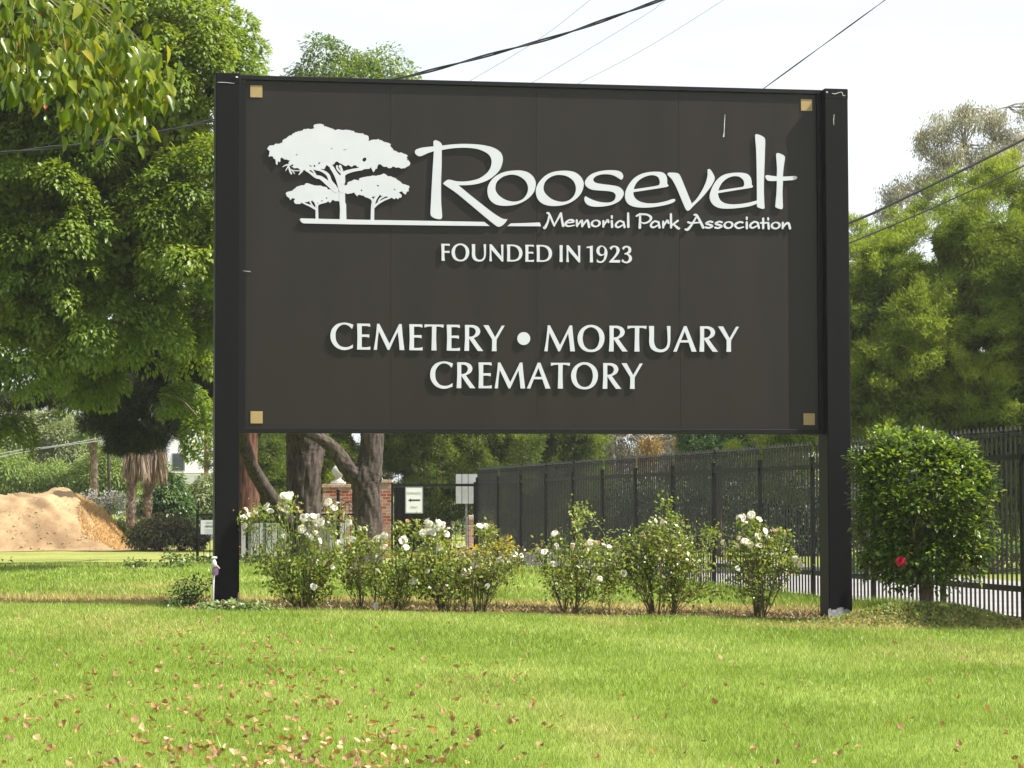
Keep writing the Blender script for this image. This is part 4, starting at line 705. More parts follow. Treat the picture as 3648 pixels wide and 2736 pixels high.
# second trunk behind it, reddish, with pine foliage
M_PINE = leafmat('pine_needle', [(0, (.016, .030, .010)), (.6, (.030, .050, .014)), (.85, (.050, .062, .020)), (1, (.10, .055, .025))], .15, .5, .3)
t2 = thing('pine_tree', 'dark shaded pine with a reddish trunk hanging below the broadleaf crown', 'tree', P(880, 1990, 74)); inv = Matrix.Translation(-Vector(t2.location))
mb = MB(); limb(mb, [(868, 2015, 74, 130), (872, 1930, 74, 100), (878, 1800, 74, 84), (884, 1650, 74, 68), (888, 1540, 74, 56), (880, 1300, 73.5, 46), (840, 1000, 73, 30)], 14, .08, 9); limb(mb, [(880, 1350, 73.6, 34), (700, 1380, 70, 26), (480, 1420, 66.5, 16), (250, 1430, 65, 8)], 8, .08, 4); sub(mb.build('trunk', M_BARKR, t2, True))
BP = [blob(450, 1400, 66, 130, 1.2, 90), blob(380, 1490, 66, 110, .9, 70), blob(520, 1560, 66, 85, .8, 55), blob(640, 1400, 67, 130, 1.2, 130), blob(700, 1200, 67, 170, 1.4, 170), blob(200, 1400, 66, 120, .8, 55), blob(60, 1425, 66, 110, .8, 40), blob(560, 1480, 66, 120, 1, 110), blob(420, 1575, 66, 60, .6, 45), blob(560, 1230, 67, 190, 1.6, 170), blob(380, 1280, 66.5, 150, 1.4, 110), blob(830, 1330, 68, 110, 1.1, 150)]
def needles(blobs, n_t, per, ln, wd):
    k = [max(1, int(n_t*np.prod(np.broadcast_to(r, 3))**.667)) for c, r in blobs]; Cc = np.concatenate([np.array(c)+rnd3(m_)*np.broadcast_to(r, 3)*rng.random((m_, 1))**.45 for (c, r), m_ in zip(blobs, k)])
    i = np.repeat(np.arange(len(Cc)), per); d = unit(rnd3(len(i))+np.array([0, 0, -.25])); l = ln*(.6+.6*rng.random(len(i))); return Cc[i]+d*.02, d, rnd3(len(i)), l, np.full(len(i), wd)
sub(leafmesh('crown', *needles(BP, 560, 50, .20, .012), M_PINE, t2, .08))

# forked trunk in front of the brick pillar
M_LEAFB = leafmat('leaf_light', [(0, (.06, .12, .02)), (.5, (.12, .19, .035)), (1, (.21, .27, .06))], .36, .4, .45, clump=.8)
t3 = thing('forked_tree', 'grey forked trunk in front of the brick pillar, its leafy tips showing above the sign', 'tree', P(1310, 2010, 66)); inv = Matrix.Translation(-Vector(t3.location))
mb = MB(); limb(mb, [(1302, 2030, 66, 132), (1308, 1960, 66, 104), (1312, 1850, 66, 96), (1306, 1760, 66, 100), (1306, 1700, 66, 104), (1322, 1640, 66, 84), (1324, 1550, 66, 80), (1322, 1400, 66, 70), (1300, 900, 66, 46), (1260, 400, 66, 18), (1250, 230, 66, 6)], 18, .09, 12, 8)
limb(mb, [(1292, 1722, 66, 62), (1262, 1690, 65.9, 66), (1226, 1650, 65.8, 58), (1180, 1590, 65.6, 46), (1130, 1555, 65.4, 40), (1060, 1520, 65.2, 36), (960, 1440, 65, 30), (900, 1250, 64.6, 24)], 14, .09, 13)
limb(mb, [(1295, 850, 66, 30), (1340, 500, 66, 16), (1355, 260, 66, 6)], 8, .05, 3); sub(mb.build('trunk', M_BARK, t3, True))
BT = [blob(1160, 195, 66, 46, .5, 38), blob(1115, 262, 66, 60, .5, 34), blob(1185, 245, 66, 55, .5, 40), blob(1245, 262, 66, 48, .5, 36), blob(1350, 225, 66, 42, .5, 36), blob(1330, 268, 66, 58, .6, 40), blob(1400, 285, 66, 50, .5, 22), blob(1250, 420, 66, 210, 1.6), blob(1330, 700, 66, 230, 1.8)]
C, N_ = clusters_on(BT, .40); q, ax, nr = clump_leaves(C, N_, .30, 55); L_ = .10*(.7+.6*rng.random(len(q))); sub(leafmesh('crown', q, ax, nr, L_, L_*.5, M_LEAFB, t3))
mb = MB(); branches(mb, P(1255, 420, 66), [np.array(b_[0]) for b_ in BT[:7]], .02, 5); sub(mb.build('branch', M_TWIG, t3, True))

# ------------------------------------------------------------------ near branch hanging in from the upper left
tn = thing('near_tree', 'near leafy branch with red-tipped leaves hanging in the upper left corner', 'tree', (-5.4, 14.5, -.05)); inv = Matrix.Translation((5.4, -14.5, .05))
mb = MB(); mb.tube(spline([(-5.4, 14.5, -.2), (-5.35, 14.5, 1.6), (-5.2, 14.4, 3.0), (-4.8, 14.3, 4.2), (-3.9, 14.1, 5.0), (-3.2, 14.0, 5.2)], 6), np.linspace(.2, .06, 31), 12, True, .08, 2)
NB = [(-3.0, 14, 5.05)]
tips = []
for (x, y) in ((60, 60), (150, 20), (240, 90), (330, 60), (40, 190), (120, 210), (215, 200), (300, 190), (390, 150), (440, 120), (350, 260), (420, 230), (480, 230), (520, 200), (300, 330), (330, 400), (400, 330), (450, 330), (500, 310), (545, 250), (350, 440), (300, 420), (20, 270), (80, 280), (100, 130), (200, 130), (270, 260), (380, 60), (10, 100), (-60, 60), (-100, 180), (-200, 100), (-250, -50), (60, -80), (200, -120), (350, -100), (-150, -200), (-350, 100), (-450, -120), (100, -250), (520, 300), (470, 400), (160, 290), (380, 380)):
    tips.append(P(x, y, 14+rng.normal()*.22))
hub = P(60, -160, 14)
for tpt in tips:
    a = np.array(hub); b_ = np.array(tpt); a = a+(b_-a)*rng.uniform(.15, .6)+rng.normal(size=3)*.04; mid = a*.45+b_*.55+np.array([rng.normal()*.03, 0, .07+.05*rng.random()]); mb.tube(spline([a, mid, b_+np.array([.03, 0, .02]), b_], 5), np.linspace(.0035, .0012, 16), 5)
limb(mb, [(60, -160, 14, 30), (-300, -350, 14, 50), (-900, -500, 14.1, 80)], 8, .05, 2)
sub(mb.build('trunk', mat('near_twig', (.17, .19, .06), (.13, .11, .05), 12, .7, .2), tn, True))
def nearleaves(per, sp_):
    i = np.repeat(np.arange(len(tips)), per); c = np.array(tips)[i]; q = c+rng.normal(size=(len(i), 3))*np.array([sp_, .16, sp_*.9]); d = unit(rng.normal(size=(len(i), 3))*.35+np.array([.12, 0, -1.0])); n_ = unit(rng.normal(size=(len(i), 3))*.9+np.array([.45, -.3, .45])); return q, d, n_
q, d, n_ = nearleaves(24, .074); L_ = .092*(.72+.5*rng.random(len(q)))
M_NEAR = leafmat('near_leaf', [(0, (.070, .120, .014)), (.45, (.120, .175, .018)), (.86, (.190, .235, .026)), (.97, (.27, .28, .035)), (1, (.38, .29, .04))], .5, .3, .5)
k = rng.random(len(q)) < .06; tipq = q[k]+unit(d[k])*L_[k][:, None]*.86; nq = len(q)
oc = sub(leaf6mesh('crown', np.r_[q, tipq], np.r_[d, d[k]], np.r_[n_, n_[k]], np.r_[L_, L_[k]*.24], np.r_[L_*.56, L_[k]*.24], M_NEAR, tn, .35, .16)) or tn.children[-1]
oc.data.materials.append(leafmat('red_tip', [(0, (.42, .045, .02)), (.6, (.45, .12, .03)), (1, (.5, .24, .04))], .35, .4, .4)); oc.data.polygons.foreach_set('material_index', np.tile((np.arange(nq+k.sum()) >= nq).astype(np.int32), 4))

# ------------------------------------------------------------------ feathery trees on the right and behind the gate
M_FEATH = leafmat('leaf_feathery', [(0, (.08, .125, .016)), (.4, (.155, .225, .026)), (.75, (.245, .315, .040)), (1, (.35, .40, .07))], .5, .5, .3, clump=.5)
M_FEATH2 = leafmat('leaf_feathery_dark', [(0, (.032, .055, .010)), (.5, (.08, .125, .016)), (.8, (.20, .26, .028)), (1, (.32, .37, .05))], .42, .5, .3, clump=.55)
def tufts(C, N_, rad, per, ln, wd):
    i = np.repeat(np.arange(len(C)), per); d = unit(rnd3(len(i))*.8+N_[i]*.55+np.array([0, 0, .35])); q = C[i]+rnd3(len(i))*rad*rng.random((len(i), 1))**.6*np.array([1, 1, .8]); l = ln*(.6+.7*rng.random(len(i))); return q, d, unit(rnd3(len(i))+np.array([0, 0, .6])), l, np.full(len(i), wd)
def feathery(label, base, blobs, mat_, spacing, rad, per, ln, wd, trunk, inner=9000, group=None):
    global inv
    t_ = thing('feathery_tree', label, 'tree', base, group=group); inv = Matrix.Translation(-Vector(t_.location)); C, N_ = boughs(blobs, spacing*2.3, spacing*1.05, 8, (.80, 1.12), .3); sub(leafmesh('crown', *tufts(C, N_, rad, per, ln, wd), mat_, t_, .1))
    q, ax, nr = hull_leaves(blobs, 430, (.52, .72)); sub(leafmesh('inner_leaves', q, ax, nr, np.full(len(q), .19), np.full(len(q), .055), mat_, t_))
    mb = MB(); limb(mb, trunk, 10, .08, 3); branches(mb, P(*trunk[-1][:3]), [c for c in C if rng.random() < .004], .05, 4); sub(mb.build('trunk', M_BARK, t_, True)); return t_
feathery('tall yellow-green feathery tree behind the fence right of the sign', P(3440, 2020, 66), [blob(3290, 1140, 66, 290, 2.4), blob(3570, 1020, 66, 320, 2.6), blob(3080, 1150, 66, 230, 2.0, 280), blob(3430, 860, 66, 140, 1.6), blob(3690, 740, 66, 120, 1.6), blob(3950, 1000, 66, 380, 3), blob(3200, 1420, 66, 340, 2.4, 240), blob(3600, 1420, 66, 340, 2.4, 260), blob(2900, 1480, 66, 250, 2, 170), blob(3120, 940, 66, 80, .9, 80), blob(3900, 1500, 66, 300, 2.4), blob(3620, 1690, 66, 230, 1.8, 170), blob(3250, 1690, 66, 230, 1.8, 150), blob(3950, 1700, 66, 230, 1.8, 170)], M_FEATH, .58, .27, 135, .15, .022, [(3440, 2060, 66, 70), (3430, 1800, 66, 60), (3440, 1400, 66, 48), (3460, 1000, 66, 30)], 16000)
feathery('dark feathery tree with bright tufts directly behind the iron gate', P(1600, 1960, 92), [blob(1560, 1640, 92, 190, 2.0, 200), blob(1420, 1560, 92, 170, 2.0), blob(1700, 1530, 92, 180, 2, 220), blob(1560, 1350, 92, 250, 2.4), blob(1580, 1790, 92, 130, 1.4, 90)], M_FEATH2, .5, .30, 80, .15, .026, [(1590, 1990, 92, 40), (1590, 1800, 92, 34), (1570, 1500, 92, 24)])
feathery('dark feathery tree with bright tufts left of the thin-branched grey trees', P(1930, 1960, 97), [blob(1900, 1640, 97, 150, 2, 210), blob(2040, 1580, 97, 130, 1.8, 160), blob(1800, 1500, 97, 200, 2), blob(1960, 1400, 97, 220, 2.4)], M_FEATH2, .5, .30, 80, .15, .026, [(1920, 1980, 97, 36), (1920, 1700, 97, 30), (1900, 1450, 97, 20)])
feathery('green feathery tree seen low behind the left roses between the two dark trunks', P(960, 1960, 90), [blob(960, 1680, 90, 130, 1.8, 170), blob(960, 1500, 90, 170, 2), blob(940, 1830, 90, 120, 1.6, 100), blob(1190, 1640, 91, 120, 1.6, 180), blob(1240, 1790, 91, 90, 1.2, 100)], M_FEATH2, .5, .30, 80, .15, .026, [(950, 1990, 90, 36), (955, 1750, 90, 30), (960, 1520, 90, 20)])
feathery('small blue-green feathery tree behind the fence under the sign, left of the right post', P(2570, 1960, 84), [blob(2560, 1600, 84, 110, 1.5, 120), blob(2480, 1540, 84, 90, 1.2), blob(2640, 1480, 84, 150, 1.6)], leafmat('leaf_bluegreen', [(0, (.025, .06, .02)), (.6, (.05, .10, .03)), (1, (.08, .14, .04))], .3, .5, .3), .5, .30, 70, .15, .026, [(2560, 1990, 84, 36), (2560, 1700, 84, 30), (2570, 1540, 84, 20)])

# ------------------------------------------------------------------ sparse grey trees
M_EUC = leafmat('leaf_grey', [(0, (.20, .21, .17)), (.5, (.29, .30, .23)), (.85, (.36, .34, .24)), (1, (.42, .35, .22))], .3, .5, .3)
M_EUCB = mat('pale_branch', (.30, .27, .25), (.20, .18, .165), 3, .9, .1)
def sparse(label, base, limbs, blobs, leafm, spacing, rad, per, ln, wd, drop=.35, group=None, name='sparse_tree'):
    global inv
    t_ = thing(name, label, 'tree', base, group=group); inv = Matrix.Translation(-Vector(t_.location)); C, N_ = clusters_on(blobs, spacing, (.3, 1.05)); C = C[rng.random(len(C)) > drop]
    i = np.repeat(np.arange(len(C)), per); q = C[i]+rnd3(len(i))*rad*rng.random((len(i), 1))**.5; d = unit(rnd3(len(i))*.6+np.array([0, 0, -.9])); l = ln*(.6+.7*rng.random(len(i)))
    sub(leafmesh('crown', q, d, rnd3(len(i)), l, np.full(len(i), wd), leafm, t_, .1)); mb = MB()
    for k, l_ in enumerate(limbs): limb(mb, l_, 7, .05, k)
    Cp = C[rng.random(len(C)) < .55]; rts = np.array([P(*x[:3]) for l_ in limbs for x in l_[1:]])
    for c in Cp:
        r_ = rts[np.argmin(((rts-c)**2).sum(1)+4*np.maximum(0, rts[:, 2]-c[2]))]; branches(mb, r_, [c], .035, int(abs(c[0]*100)) % 999)
    sub(mb.build('trunk', M_EUCB, t_, True)); return t_
sparse('tall sparse grey eucalyptus rising behind the feathery right tree', P(3480, 1950, 120), [[(3480, 1980, 120, 30), (3480, 1300, 120, 24), (3475, 800, 120, 16), (3470, 640, 120, 12), (3440, 520, 120, 8), (3440, 400, 120, 4)], [(3472, 660, 120, 9), (3540, 500, 120, 6), (3590, 380, 120, 3)], [(3475, 690, 120, 8), (3360, 600, 120, 6), (3270, 500, 120, 3)], [(3478, 760, 120, 8), (3300, 720, 120, 5), (3170, 720, 120, 3)]],
       [blob(3440, 420, 120, 75, 1.2, 60), blob(3350, 460, 120, 70, 1.2, 55), blob(3530, 430, 120, 70, 1.2, 60), blob(3380, 560, 120, 100, 1.4, 60), blob(3520, 560, 120, 110, 1.4, 80), blob(3280, 510, 120, 40, .8, 40), blob(3620, 520, 120, 60, 1.2, 70), blob(3330, 650, 120, 110, 1.4, 60), blob(3200, 700, 120, 70, 1.2, 70), blob(3160, 770, 120, 40, .8, 40), blob(3260, 760, 120, 80, 1.2, 60), blob(3660, 400, 120, 30, .8, 40), blob(3590, 640, 120, 80, 1.2, 60), blob(3450, 760, 120, 120, 1.4, 90)], M_EUC, .50, .40, 42, .17, .042, .16)
sparse('thin grey bare-branched tree seen low between sign and fence', P(2200, 1960, 112), [[(2190, 1990, 112, 22), (2190, 1750, 112, 16), (2180, 1500, 112, 10)], [(2190, 1760, 112, 10), (2290, 1590, 112, 7), (2240, 1545, 112, 4), (2200, 1500, 112, 3)], [(2240, 1690, 112, 8), (2310, 1580, 112, 6), (2260, 1540, 112, 4)]], [blob(2160, 1600, 112, 110, 1.5, 90), blob(2280, 1620, 112, 120, 1.5, 80), blob(2400, 1600, 112, 110, 1.5, 90), blob(2200, 1480, 112, 200, 2)], leafmat('leaf_greydark', [(0, (.06, .06, .05)), (.6, (.11, .105, .085)), (1, (.20, .17, .12))], .25, .5, .3), .5, .4, 40, .15, .03, .15)
sparse('small orange-leaved tree among grey branches under the sign', P(2330, 1960, 108), [[(2330, 1990, 108, 18), (2330, 1700, 108, 12), (2325, 1560, 108, 6)]], [blob(2325, 1590, 108, 42, .7, 50), blob(2300, 1640, 108, 30, .6, 36), blob(2430, 1580, 108, 26, .5, 26)], leafmat('leaf_orange', [(0, (.16, .10, .03)), (.6, (.26, .17, .05)), (1, (.32, .25, .09))], .35, .5, .3), .4, .3, 60, .12, .04, .05)
for px in (2450, 2700, 1850, 2100):
    sparse('dark leafy tree far behind the fence', P(px, 1900, 128), [[(px, 1930, 128, 24), (px, 1700, 128, 18), (px, 1500, 128, 10)]], [blob(px, 1640, 128, 170, 2.4, 160), blob(px-60, 1500, 128, 150, 2.2), blob(px+60, 1780, 128, 150, 2, 110)], leafmat('leaf_fardark', [(0, (.030, .040, .022)), (.6, (.055, .065, .035)), (1, (.10, .10, .05))], .25, .6, .2), .6, .5, 60, .22, .07, .0, 'dark trees far behind the fence', 'background_tree')

# ------------------------------------------------------------------ far left: hazy trees, palms, pole, building, mound
M_FAR = [leafmat('leaf_far_a', [(0, (.11, .15, .065)), (.6, (.19, .235, .10)), (1, (.28, .32, .14))], .3, .6, .2), leafmat('leaf_far_b', [(0, (.09, .15, .035)), (.6, (.18, .26, .06)), (1, (.31, .37, .10))], .35, .6, .2)]  # leaf colours lightened so distance haze is partly painted into the far foliage
def bush(name, label, cat, base, blobs, mat_, spacing, rad, per, ln, wfac, trunk=None, inner=2500, group=None):
    global inv
    t_ = thing(name, label, cat, base, group=group); inv = Matrix.Translation(-Vector(t_.location)); C, N_ = clusters_on(blobs, spacing); q, ax, nr = clump_leaves(C, N_, rad, per); l = ln*(.6+.7*rng.random(len(q)))
    sub(leafmesh('foliage', q, ax, nr, l, l*wfac, mat_, t_)); q, ax, nr = fill_leaves(blobs, inner); sub(leafmesh('inner_leaves', q, ax, nr, np.full(len(q), ln*1.4), np.full(len(q), ln*wfac*1.5), mat_, t_))
    mb = MB()
    if trunk: limb(mb, trunk, 9, .08, 1)
    else: branches(mb, base, [np.array(b_[0]) for b_ in blobs], .03, 3)
    sub(mb.build('trunk' if trunk else 'stems', M_TWIG, t_, True)); return t_
bush('background_tree', 'pale hazy round tree behind the dirt mound at the far left', 'tree', P(140, 1930, 132), [blob(110, 1590, 132, 90, 1.8, 110), blob(200, 1560, 132, 80, 1.6, 80), blob(60, 1660, 132, 80, 1.6, 90)], M_FAR[0], .55, .5, 130, .18, .45, [(140, 1950, 132, 26), (140, 1700, 132, 20), (140, 1600, 132, 10)])
bush('background_tree', 'hazy willowy tree behind the mound left of the short palm', 'tree', P(240, 1930, 128), [blob(240, 1610, 128, 80, 1.6, 90), blob(180, 1680, 128, 90, 1.6, 100), blob(300, 1700, 128, 80, 1.4, 90)], M_FAR[0], .55, .5, 130, .20, .25, [(240, 1950, 128, 26), (240, 1700, 128, 20), (240, 1600, 128, 10)])
bush('background_shrub', 'bright green tall shrubs behind the mound below the short palm', 'shrub', P(330, 1900, 120), [blob(330, 1740, 120, 70, 1.2, 80), blob(400, 1700, 120, 55, 1, 90), blob(270, 1760, 120, 60, 1, 60), blob(440, 1750, 120, 50, 1, 70)], M_FAR[1], .5, .45, 120, .17, .35)
bush('background_shrub', 'yellow-green reedy shrubs behind the left end of the mound', 'shrub', P(60, 1900, 120), [blob(40, 1700, 120, 60, 1.2, 70), blob(130, 1730, 120, 60, 1.2, 50), blob(200, 1720, 120, 50, 1, 60), blob(-60, 1700, 120, 80, 1.2, 90)], M_FAR[1], .5, .45, 120, .22, .18)
bush('background_tree', 'greyish green tree in front of the white building', 'tree', P(690, 1930, 112), [blob(700, 1810, 112, 50, 1, 70), blob(740, 1760, 112, 40, .8, 60), blob(640, 1850, 112, 50, .8, 50)], M_FAR[0], .5, .4, 110, .15, .5, [(700, 1950, 112, 18), (700, 1850, 112, 12)])
bush('laurel_shrub', 'glossy dark green shrub beside the right-hand skirted palm', 'shrub', P(585, 1900, 98), [blob(580, 1770, 98, 48, .9, 70), blob(600, 1850, 98, 60, .9, 60), blob(550, 1850, 98, 40, .8, 50)], leafmat('leaf_laurel', [(0, (.03, .075, .015)), (.6, (.06, .12, .02)), (1, (.12, .19, .04))], .3, .35, .5), .45, .4, 110, .15, .5)
bush('brush_heap', 'low heap of cut dark brush at the foot of the dirt mound', 'brush heap', P(580, 1934, 91), [blob(530, 1915, 91, 55, .6, 26), blob(600, 1905, 91, 60, .7, 34), blob(660, 1912, 91, 50, .6, 28), blob(560, 1890, 91, 50, .6, 26)], leafmat('leaf_brush', [(0, (.05, .075, .025)), (.55, (.10, .125, .045)), (.8, (.17, .13, .06)), (1, (.24, .18, .09))], .2, .6, .2), .4, .35, 120, .13, .4)
# wide far wood closing the view behind everything
C = np.c_[rng.uniform(-75, 75, 900), rng.uniform(150, 175, 900), np.zeros(900)]; C[:, 2] = rng.random(900)**.8*(3.6+1.3*np.sin(C[:, 0]*.13)+.8*np.sin(C[:, 0]*.41))
q, ax, nr = clump_leaves(C, unit(np.c_[np.zeros(900), -np.ones(900), np.ones(900)*.5]), 1.3, 60); l = .45*(.6+.7*rng.random(len(q)))
props(leafmesh('treeline', q, ax, nr, l, l*.6, M_FAR[0]), 'hazy far green wood behind everything', 'treeline', kind='stuff')
# strappy blue-flowered planting behind the mound
M_STRAP = leafmat('strap_leaf', [(0, (.07, .11, .03)), (1, (.17, .20, .08))], .3, .5, .3); M_BLUE = leafmat('pale_blue_petal', [(0, (.30, .31, .40)), (1, (.42, .43, .50))], .4, .6, .2)
ag = thing('lily_bed', 'bed of strap-leaved plants with pale blue flower heads right of the mound', 'flower bed', P(390, 1880, 97)); inv = Matrix.Translation(-Vector(ag.location)); n = 6000
c = np.array([P(x, y, 97) for x, y in zip(rng.uniform(270, 560, 220), rng.uniform(1840, 1900, 220))]); c[:, 2] = zg(c[:, 0], c[:, 1])+.0; i = rng.integers(0, 220, n); q = c[i]+np.c_[rng.normal(size=n)*.2, rng.normal(size=n)*.4, np.zeros(n)]; sub(leafmesh('leaves', q, unit(np.c_[rng.normal(size=n)*.4, rng.normal(size=n)*.4, np.ones(n)]), rnd3(n), .55+.65*rng.random(n), np.full(n, .05), M_STRAP, ag, .3))
n = 1100; q = np.array([P(x, y, 97.1) for x, y in zip(rng.uniform(290, 470, 90), rng.uniform(1755, 1815, 90))])[rng.integers(0, 90, n)]+rng.normal(size=(n, 3))*.09; sub(leafmesh('flower_heads', q, rnd3(n), rnd3(n), np.full(n, .07), np.full(n, .05), M_BLUE, ag))
# palms
M_PALMB = barkmat('palm_bark', (.24, .185, .15), (.10, .075, .06), (2, 2, 9), .8); M_SKIRT = leafmat('dead_frond', [(0, (.17, .13, .10)), (.6, (.28, .22, .175)), (1, (.40, .34, .28))], .2, .8, .1); M_FROND = leafmat('palm_frond', [(0, (.05, .10, .02)), (.6, (.11, .18, .035)), (1, (.20, .26, .06))], .35, .45, .4)
def palm(label, trunk, skirt, fronds, group='palms at the far left'):
    global inv
    x, y, Y, w_ = trunk[0]; t_ = thing('palm_tree', label, 'palm', P(x, y, Y), group=group); inv = Matrix.Translation(-Vector(t_.location)); mb = MB(); limb(mb, trunk, 12, .06, 2); n_ = 240
    tq = spline(np.array([[*P(a, b_, Yy), ww*Yy/F/2] for a, b_, Yy, ww in trunk]), 20)
    sub(mb.build('trunk', M_PALMB, t_, True))
    i = rng.integers(0, len(tq), 500); a = rng.random(500)*6.28; q = tq[i, :3]+np.c_[np.cos(a), np.sin(a), np.zeros(500)]*tq[i, 3][:, None]; d = unit(np.c_[np.cos(a)*.6, np.sin(a)*.6, np.ones(500)]); sub(leafmesh('boot_scales', q, d, np.c_[np.cos(a), np.sin(a), -np.ones(500)], np.full(500, .17), np.full(500, .10), M_SKIRT, t_))
    if skirt:
        x0, x1, y0, y1, Y = skirt; n = 1500; xx = rng.uniform(x0, x1, n); yy = rng.uniform(y0, y1-60, n); q = np.array([P(a, b_, Y) for a, b_ in zip(xx, yy)]); q[:, 1] += rng.normal(size=n)*.3; ctr = (x0+x1)/2; off = (xx-ctr)/(x1-x0); d = unit(np.c_[off*.35+rng.normal(size=n)*.06, rng.normal(size=n)*.08, -np.ones(n)]); sub(leafmesh('skirt', q, d, rnd3(n), .5+.5*rng.random(n), np.full(n, .05), M_SKIRT, t_, .05))
    if fronds:
        top = P(*fronds[:3]); Q = []; D = []
        for k in range(26):
            a = rng.random()*6.28; el = rng.uniform(-.3, 1.2); dr = np.array([math.cos(a)*math.cos(el), math.sin(a)*math.cos(el), math.sin(el)]); ln = fronds[3]*(.7+.4*rng.random())
            for s in np.linspace(.25, 1, 26):
                p = top+dr*ln*s+np.array([0, 0, -.55*ln*s*s]); sd_ = unit(np.cross(dr, [0, 0, 1]))
                for sg in (-1, 1): Q.append(p); D.append(sd_*sg*.8+dr*.5+np.array([0, 0, -.35]))
        Q = np.array(Q); D = np.array(D); sub(leafmesh('fronds', Q, D, rnd3(len(Q))*.4+np.array([0, 0, 1]), np.full(len(Q), fronds[3]*.34), np.full(len(Q), .035), M_FROND, t_, .25))
    return t_
palm('left of two palms with brown hanging skirts in front of the hedge', [(466, 1880, 95, 26), (468, 1780, 95, 25), (474, 1680, 95, 26), (472, 1560, 95, 28), (470, 1400, 95, 26)], (452, 520, 1560, 1705, 95), None)
palm('right of two palms with brown hanging skirts, skirt fuller and lower', [(522, 1890, 96, 24), (526, 1790, 96, 24), (530, 1690, 96, 28), (532, 1560, 96, 28), (535, 1400, 96, 26)], (498, 582, 1560, 1716, 96), None)
palm('short green-fronded palm behind the mound, left of the utility pole', [(336, 1780, 118, 22), (334, 1650, 118, 20), (332, 1555, 118, 22)], None, (332, 1540, 118, 1.15))
M_POLE = mat('pole_wood', (.085, .075, .068), (.05, .043, .04), 4, .9, .1); up = thing('utility_pole', 'dark wooden utility pole standing behind the dirt mound', 'pole', P(389, 1800, 113)); o0 = np.array(up.location); mb = MB(); a = P(389, 1800, 113)-o0; b_ = P(384, 1290, 113)-o0; a[2] -= .6; mb.tube([a, b_], [.075, .06], 10); mb.build('pole', M_POLE, up, True)
mb = MB(); c = P(384, 1330, 113)-o0; mb.box((c[0]-.7, c[1]-.05, c[2]-.05), (c[0]+.7, c[1]+.05, c[2]+.05)); mb.build('crossarm', M_POLE, up)
cable('upper of two pale cables running from the utility pole at far left', [(-150, 1652), (45, 1608), (200, 1588), (384, 1556)], 113, .018, mat('pale_cable', (.42, .42, .42), rough=.5)); cable('lower of two pale cables running from the utility pole at far left', [(-150, 1660), (25, 1622), (180, 1594), (384, 1567)], 113, .018, MATS['pale_cable'])
bp_ = thing('brown_pole', 'reddish brown pole in front of the white building beside the left sign post', 'pole', P(735, 1850, 118)); o0 = np.array(bp_.location); mb = MB(); a = P(735, 1900, 118)-o0; b_ = P(735, 1500, 118)-o0; mb.tube([a, b_], .11, 10); mb.build('pole', mat('red_brown_wood', (.16, .07, .045), rough=.8), bp_, True)
# white building
M_WHITE = mat('white_stucco', (.86, .86, .85), (.82, .82, .81), 2, .85, .2); wb = thing('white_building', 'white building with one dark window glimpsed left of the left sign post', 'building', P(740, 1850, 140)); o0 = np.array(wb.location)
a = P(606, 1540, 140)-o0; b_ = P(1000, 1540, 140)-o0; mb = MB(); mb.box((a[0], 0, -1.0), (b_[0], 6, a[2]+1.0)); mb.build('wall', M_WHITE, wb); wn = P(617, 1618, 140)-o0; w2 = P(655, 1674, 140)-o0
wf = MB().box((wn[0]-.06, -.04, w2[2]-.06), (w2[0]+.06, -.004, wn[2]+.06)).build('window', mat('window_frame', (.25, .25, .26), rough=.5), wb); gp_ = MB().box((wn[0], -.05, w2[2]), (w2[0], -.041, wn[2])).build('pane', mat('window_glass', (.03, .035, .045), (.05, .055, .065), 3, .12, .6), wb); gp_.parent = wf
mb = MB(); z = P(600, 1686, 140)[2]-o0[2]; mb.tube([(a[0], -.06, z+.03), (b_[0], -.06, z-.08)], .045, 8); mb.build('conduit', mat('conduit_grey', (.45, .42, .38), rough=.6), wb)
gw = P(700, 1705, 128); g2 = thing('garden_wall', 'pale grey low wall in front of the white building', 'wall', gw); MB().box((-.1, 0, -gw[2]-.2), (8, .2, .1)).build('wall', mat('grey_wall', (.45, .45, .44), (.38, .38, .37), 2, .9, .1), g2)
# dirt mound
def hnoise(x, y):
    return .5*np.sin(x*.9+1.3*np.sin(y*.7))+.3*np.sin(x*2.3+y*1.7)+.2*np.sin(x*5.1-y*3.3)+.12*np.sin(x*11+y*7)
MY = 96.0; cx = P(150, 1900, MY)[0]; xs_ = np.linspace(-8.5, 5, 130); ys_ = np.linspace(-3.4, 3.6, 70); Xg, Yg = np.meshgrid(xs_, ys_)
prof = np.interp(Xg, [-8.5, -6, -3, -1.6, 0, .5, 1.0, 2.1, 3.5], [0, 1.8, 2.05, 2.1, 2.2, 2.3, 2.12, 1.55, .0]); yp = np.clip(1-(np.abs(Yg)/3.3)**1.9, 0, 1)**.8
Zg = prof*yp*(1+.04*hnoise(Xg*1.4, Yg*1.4))+.06*hnoise(Xg*2.2+3*Yg, Yg*.8)+.035*hnoise(Xg*7, Yg*7)*np.clip(prof, 0, 1)*yp-.12
gl_ = .16*np.exp(-((Xg-1.0+.55*Yg)/.16)**2)*np.clip(prof, 0, 1)-.10*np.exp(-((Xg+1.6+1.1*Yg+.2*np.sin(3*Yg))/.18)**2)-.12*np.exp(-((Xg+2.9+.6*Yg+.15*np.sin(4*Yg))/.14)**2)+.09*np.exp(-((Xg+.9+.9*Yg)/.13)**2)-.12*np.exp(-((Xg-.2+.8*Yg)/.25)**2); Zg = Zg+gl_*yp
V = np.c_[Xg.ravel(), Yg.ravel(), Zg.ravel()]; nx = len(xs_); i = (np.arange(len(ys_)-1)[:, None]*nx+np.arange(nx-1)[None]).ravel()
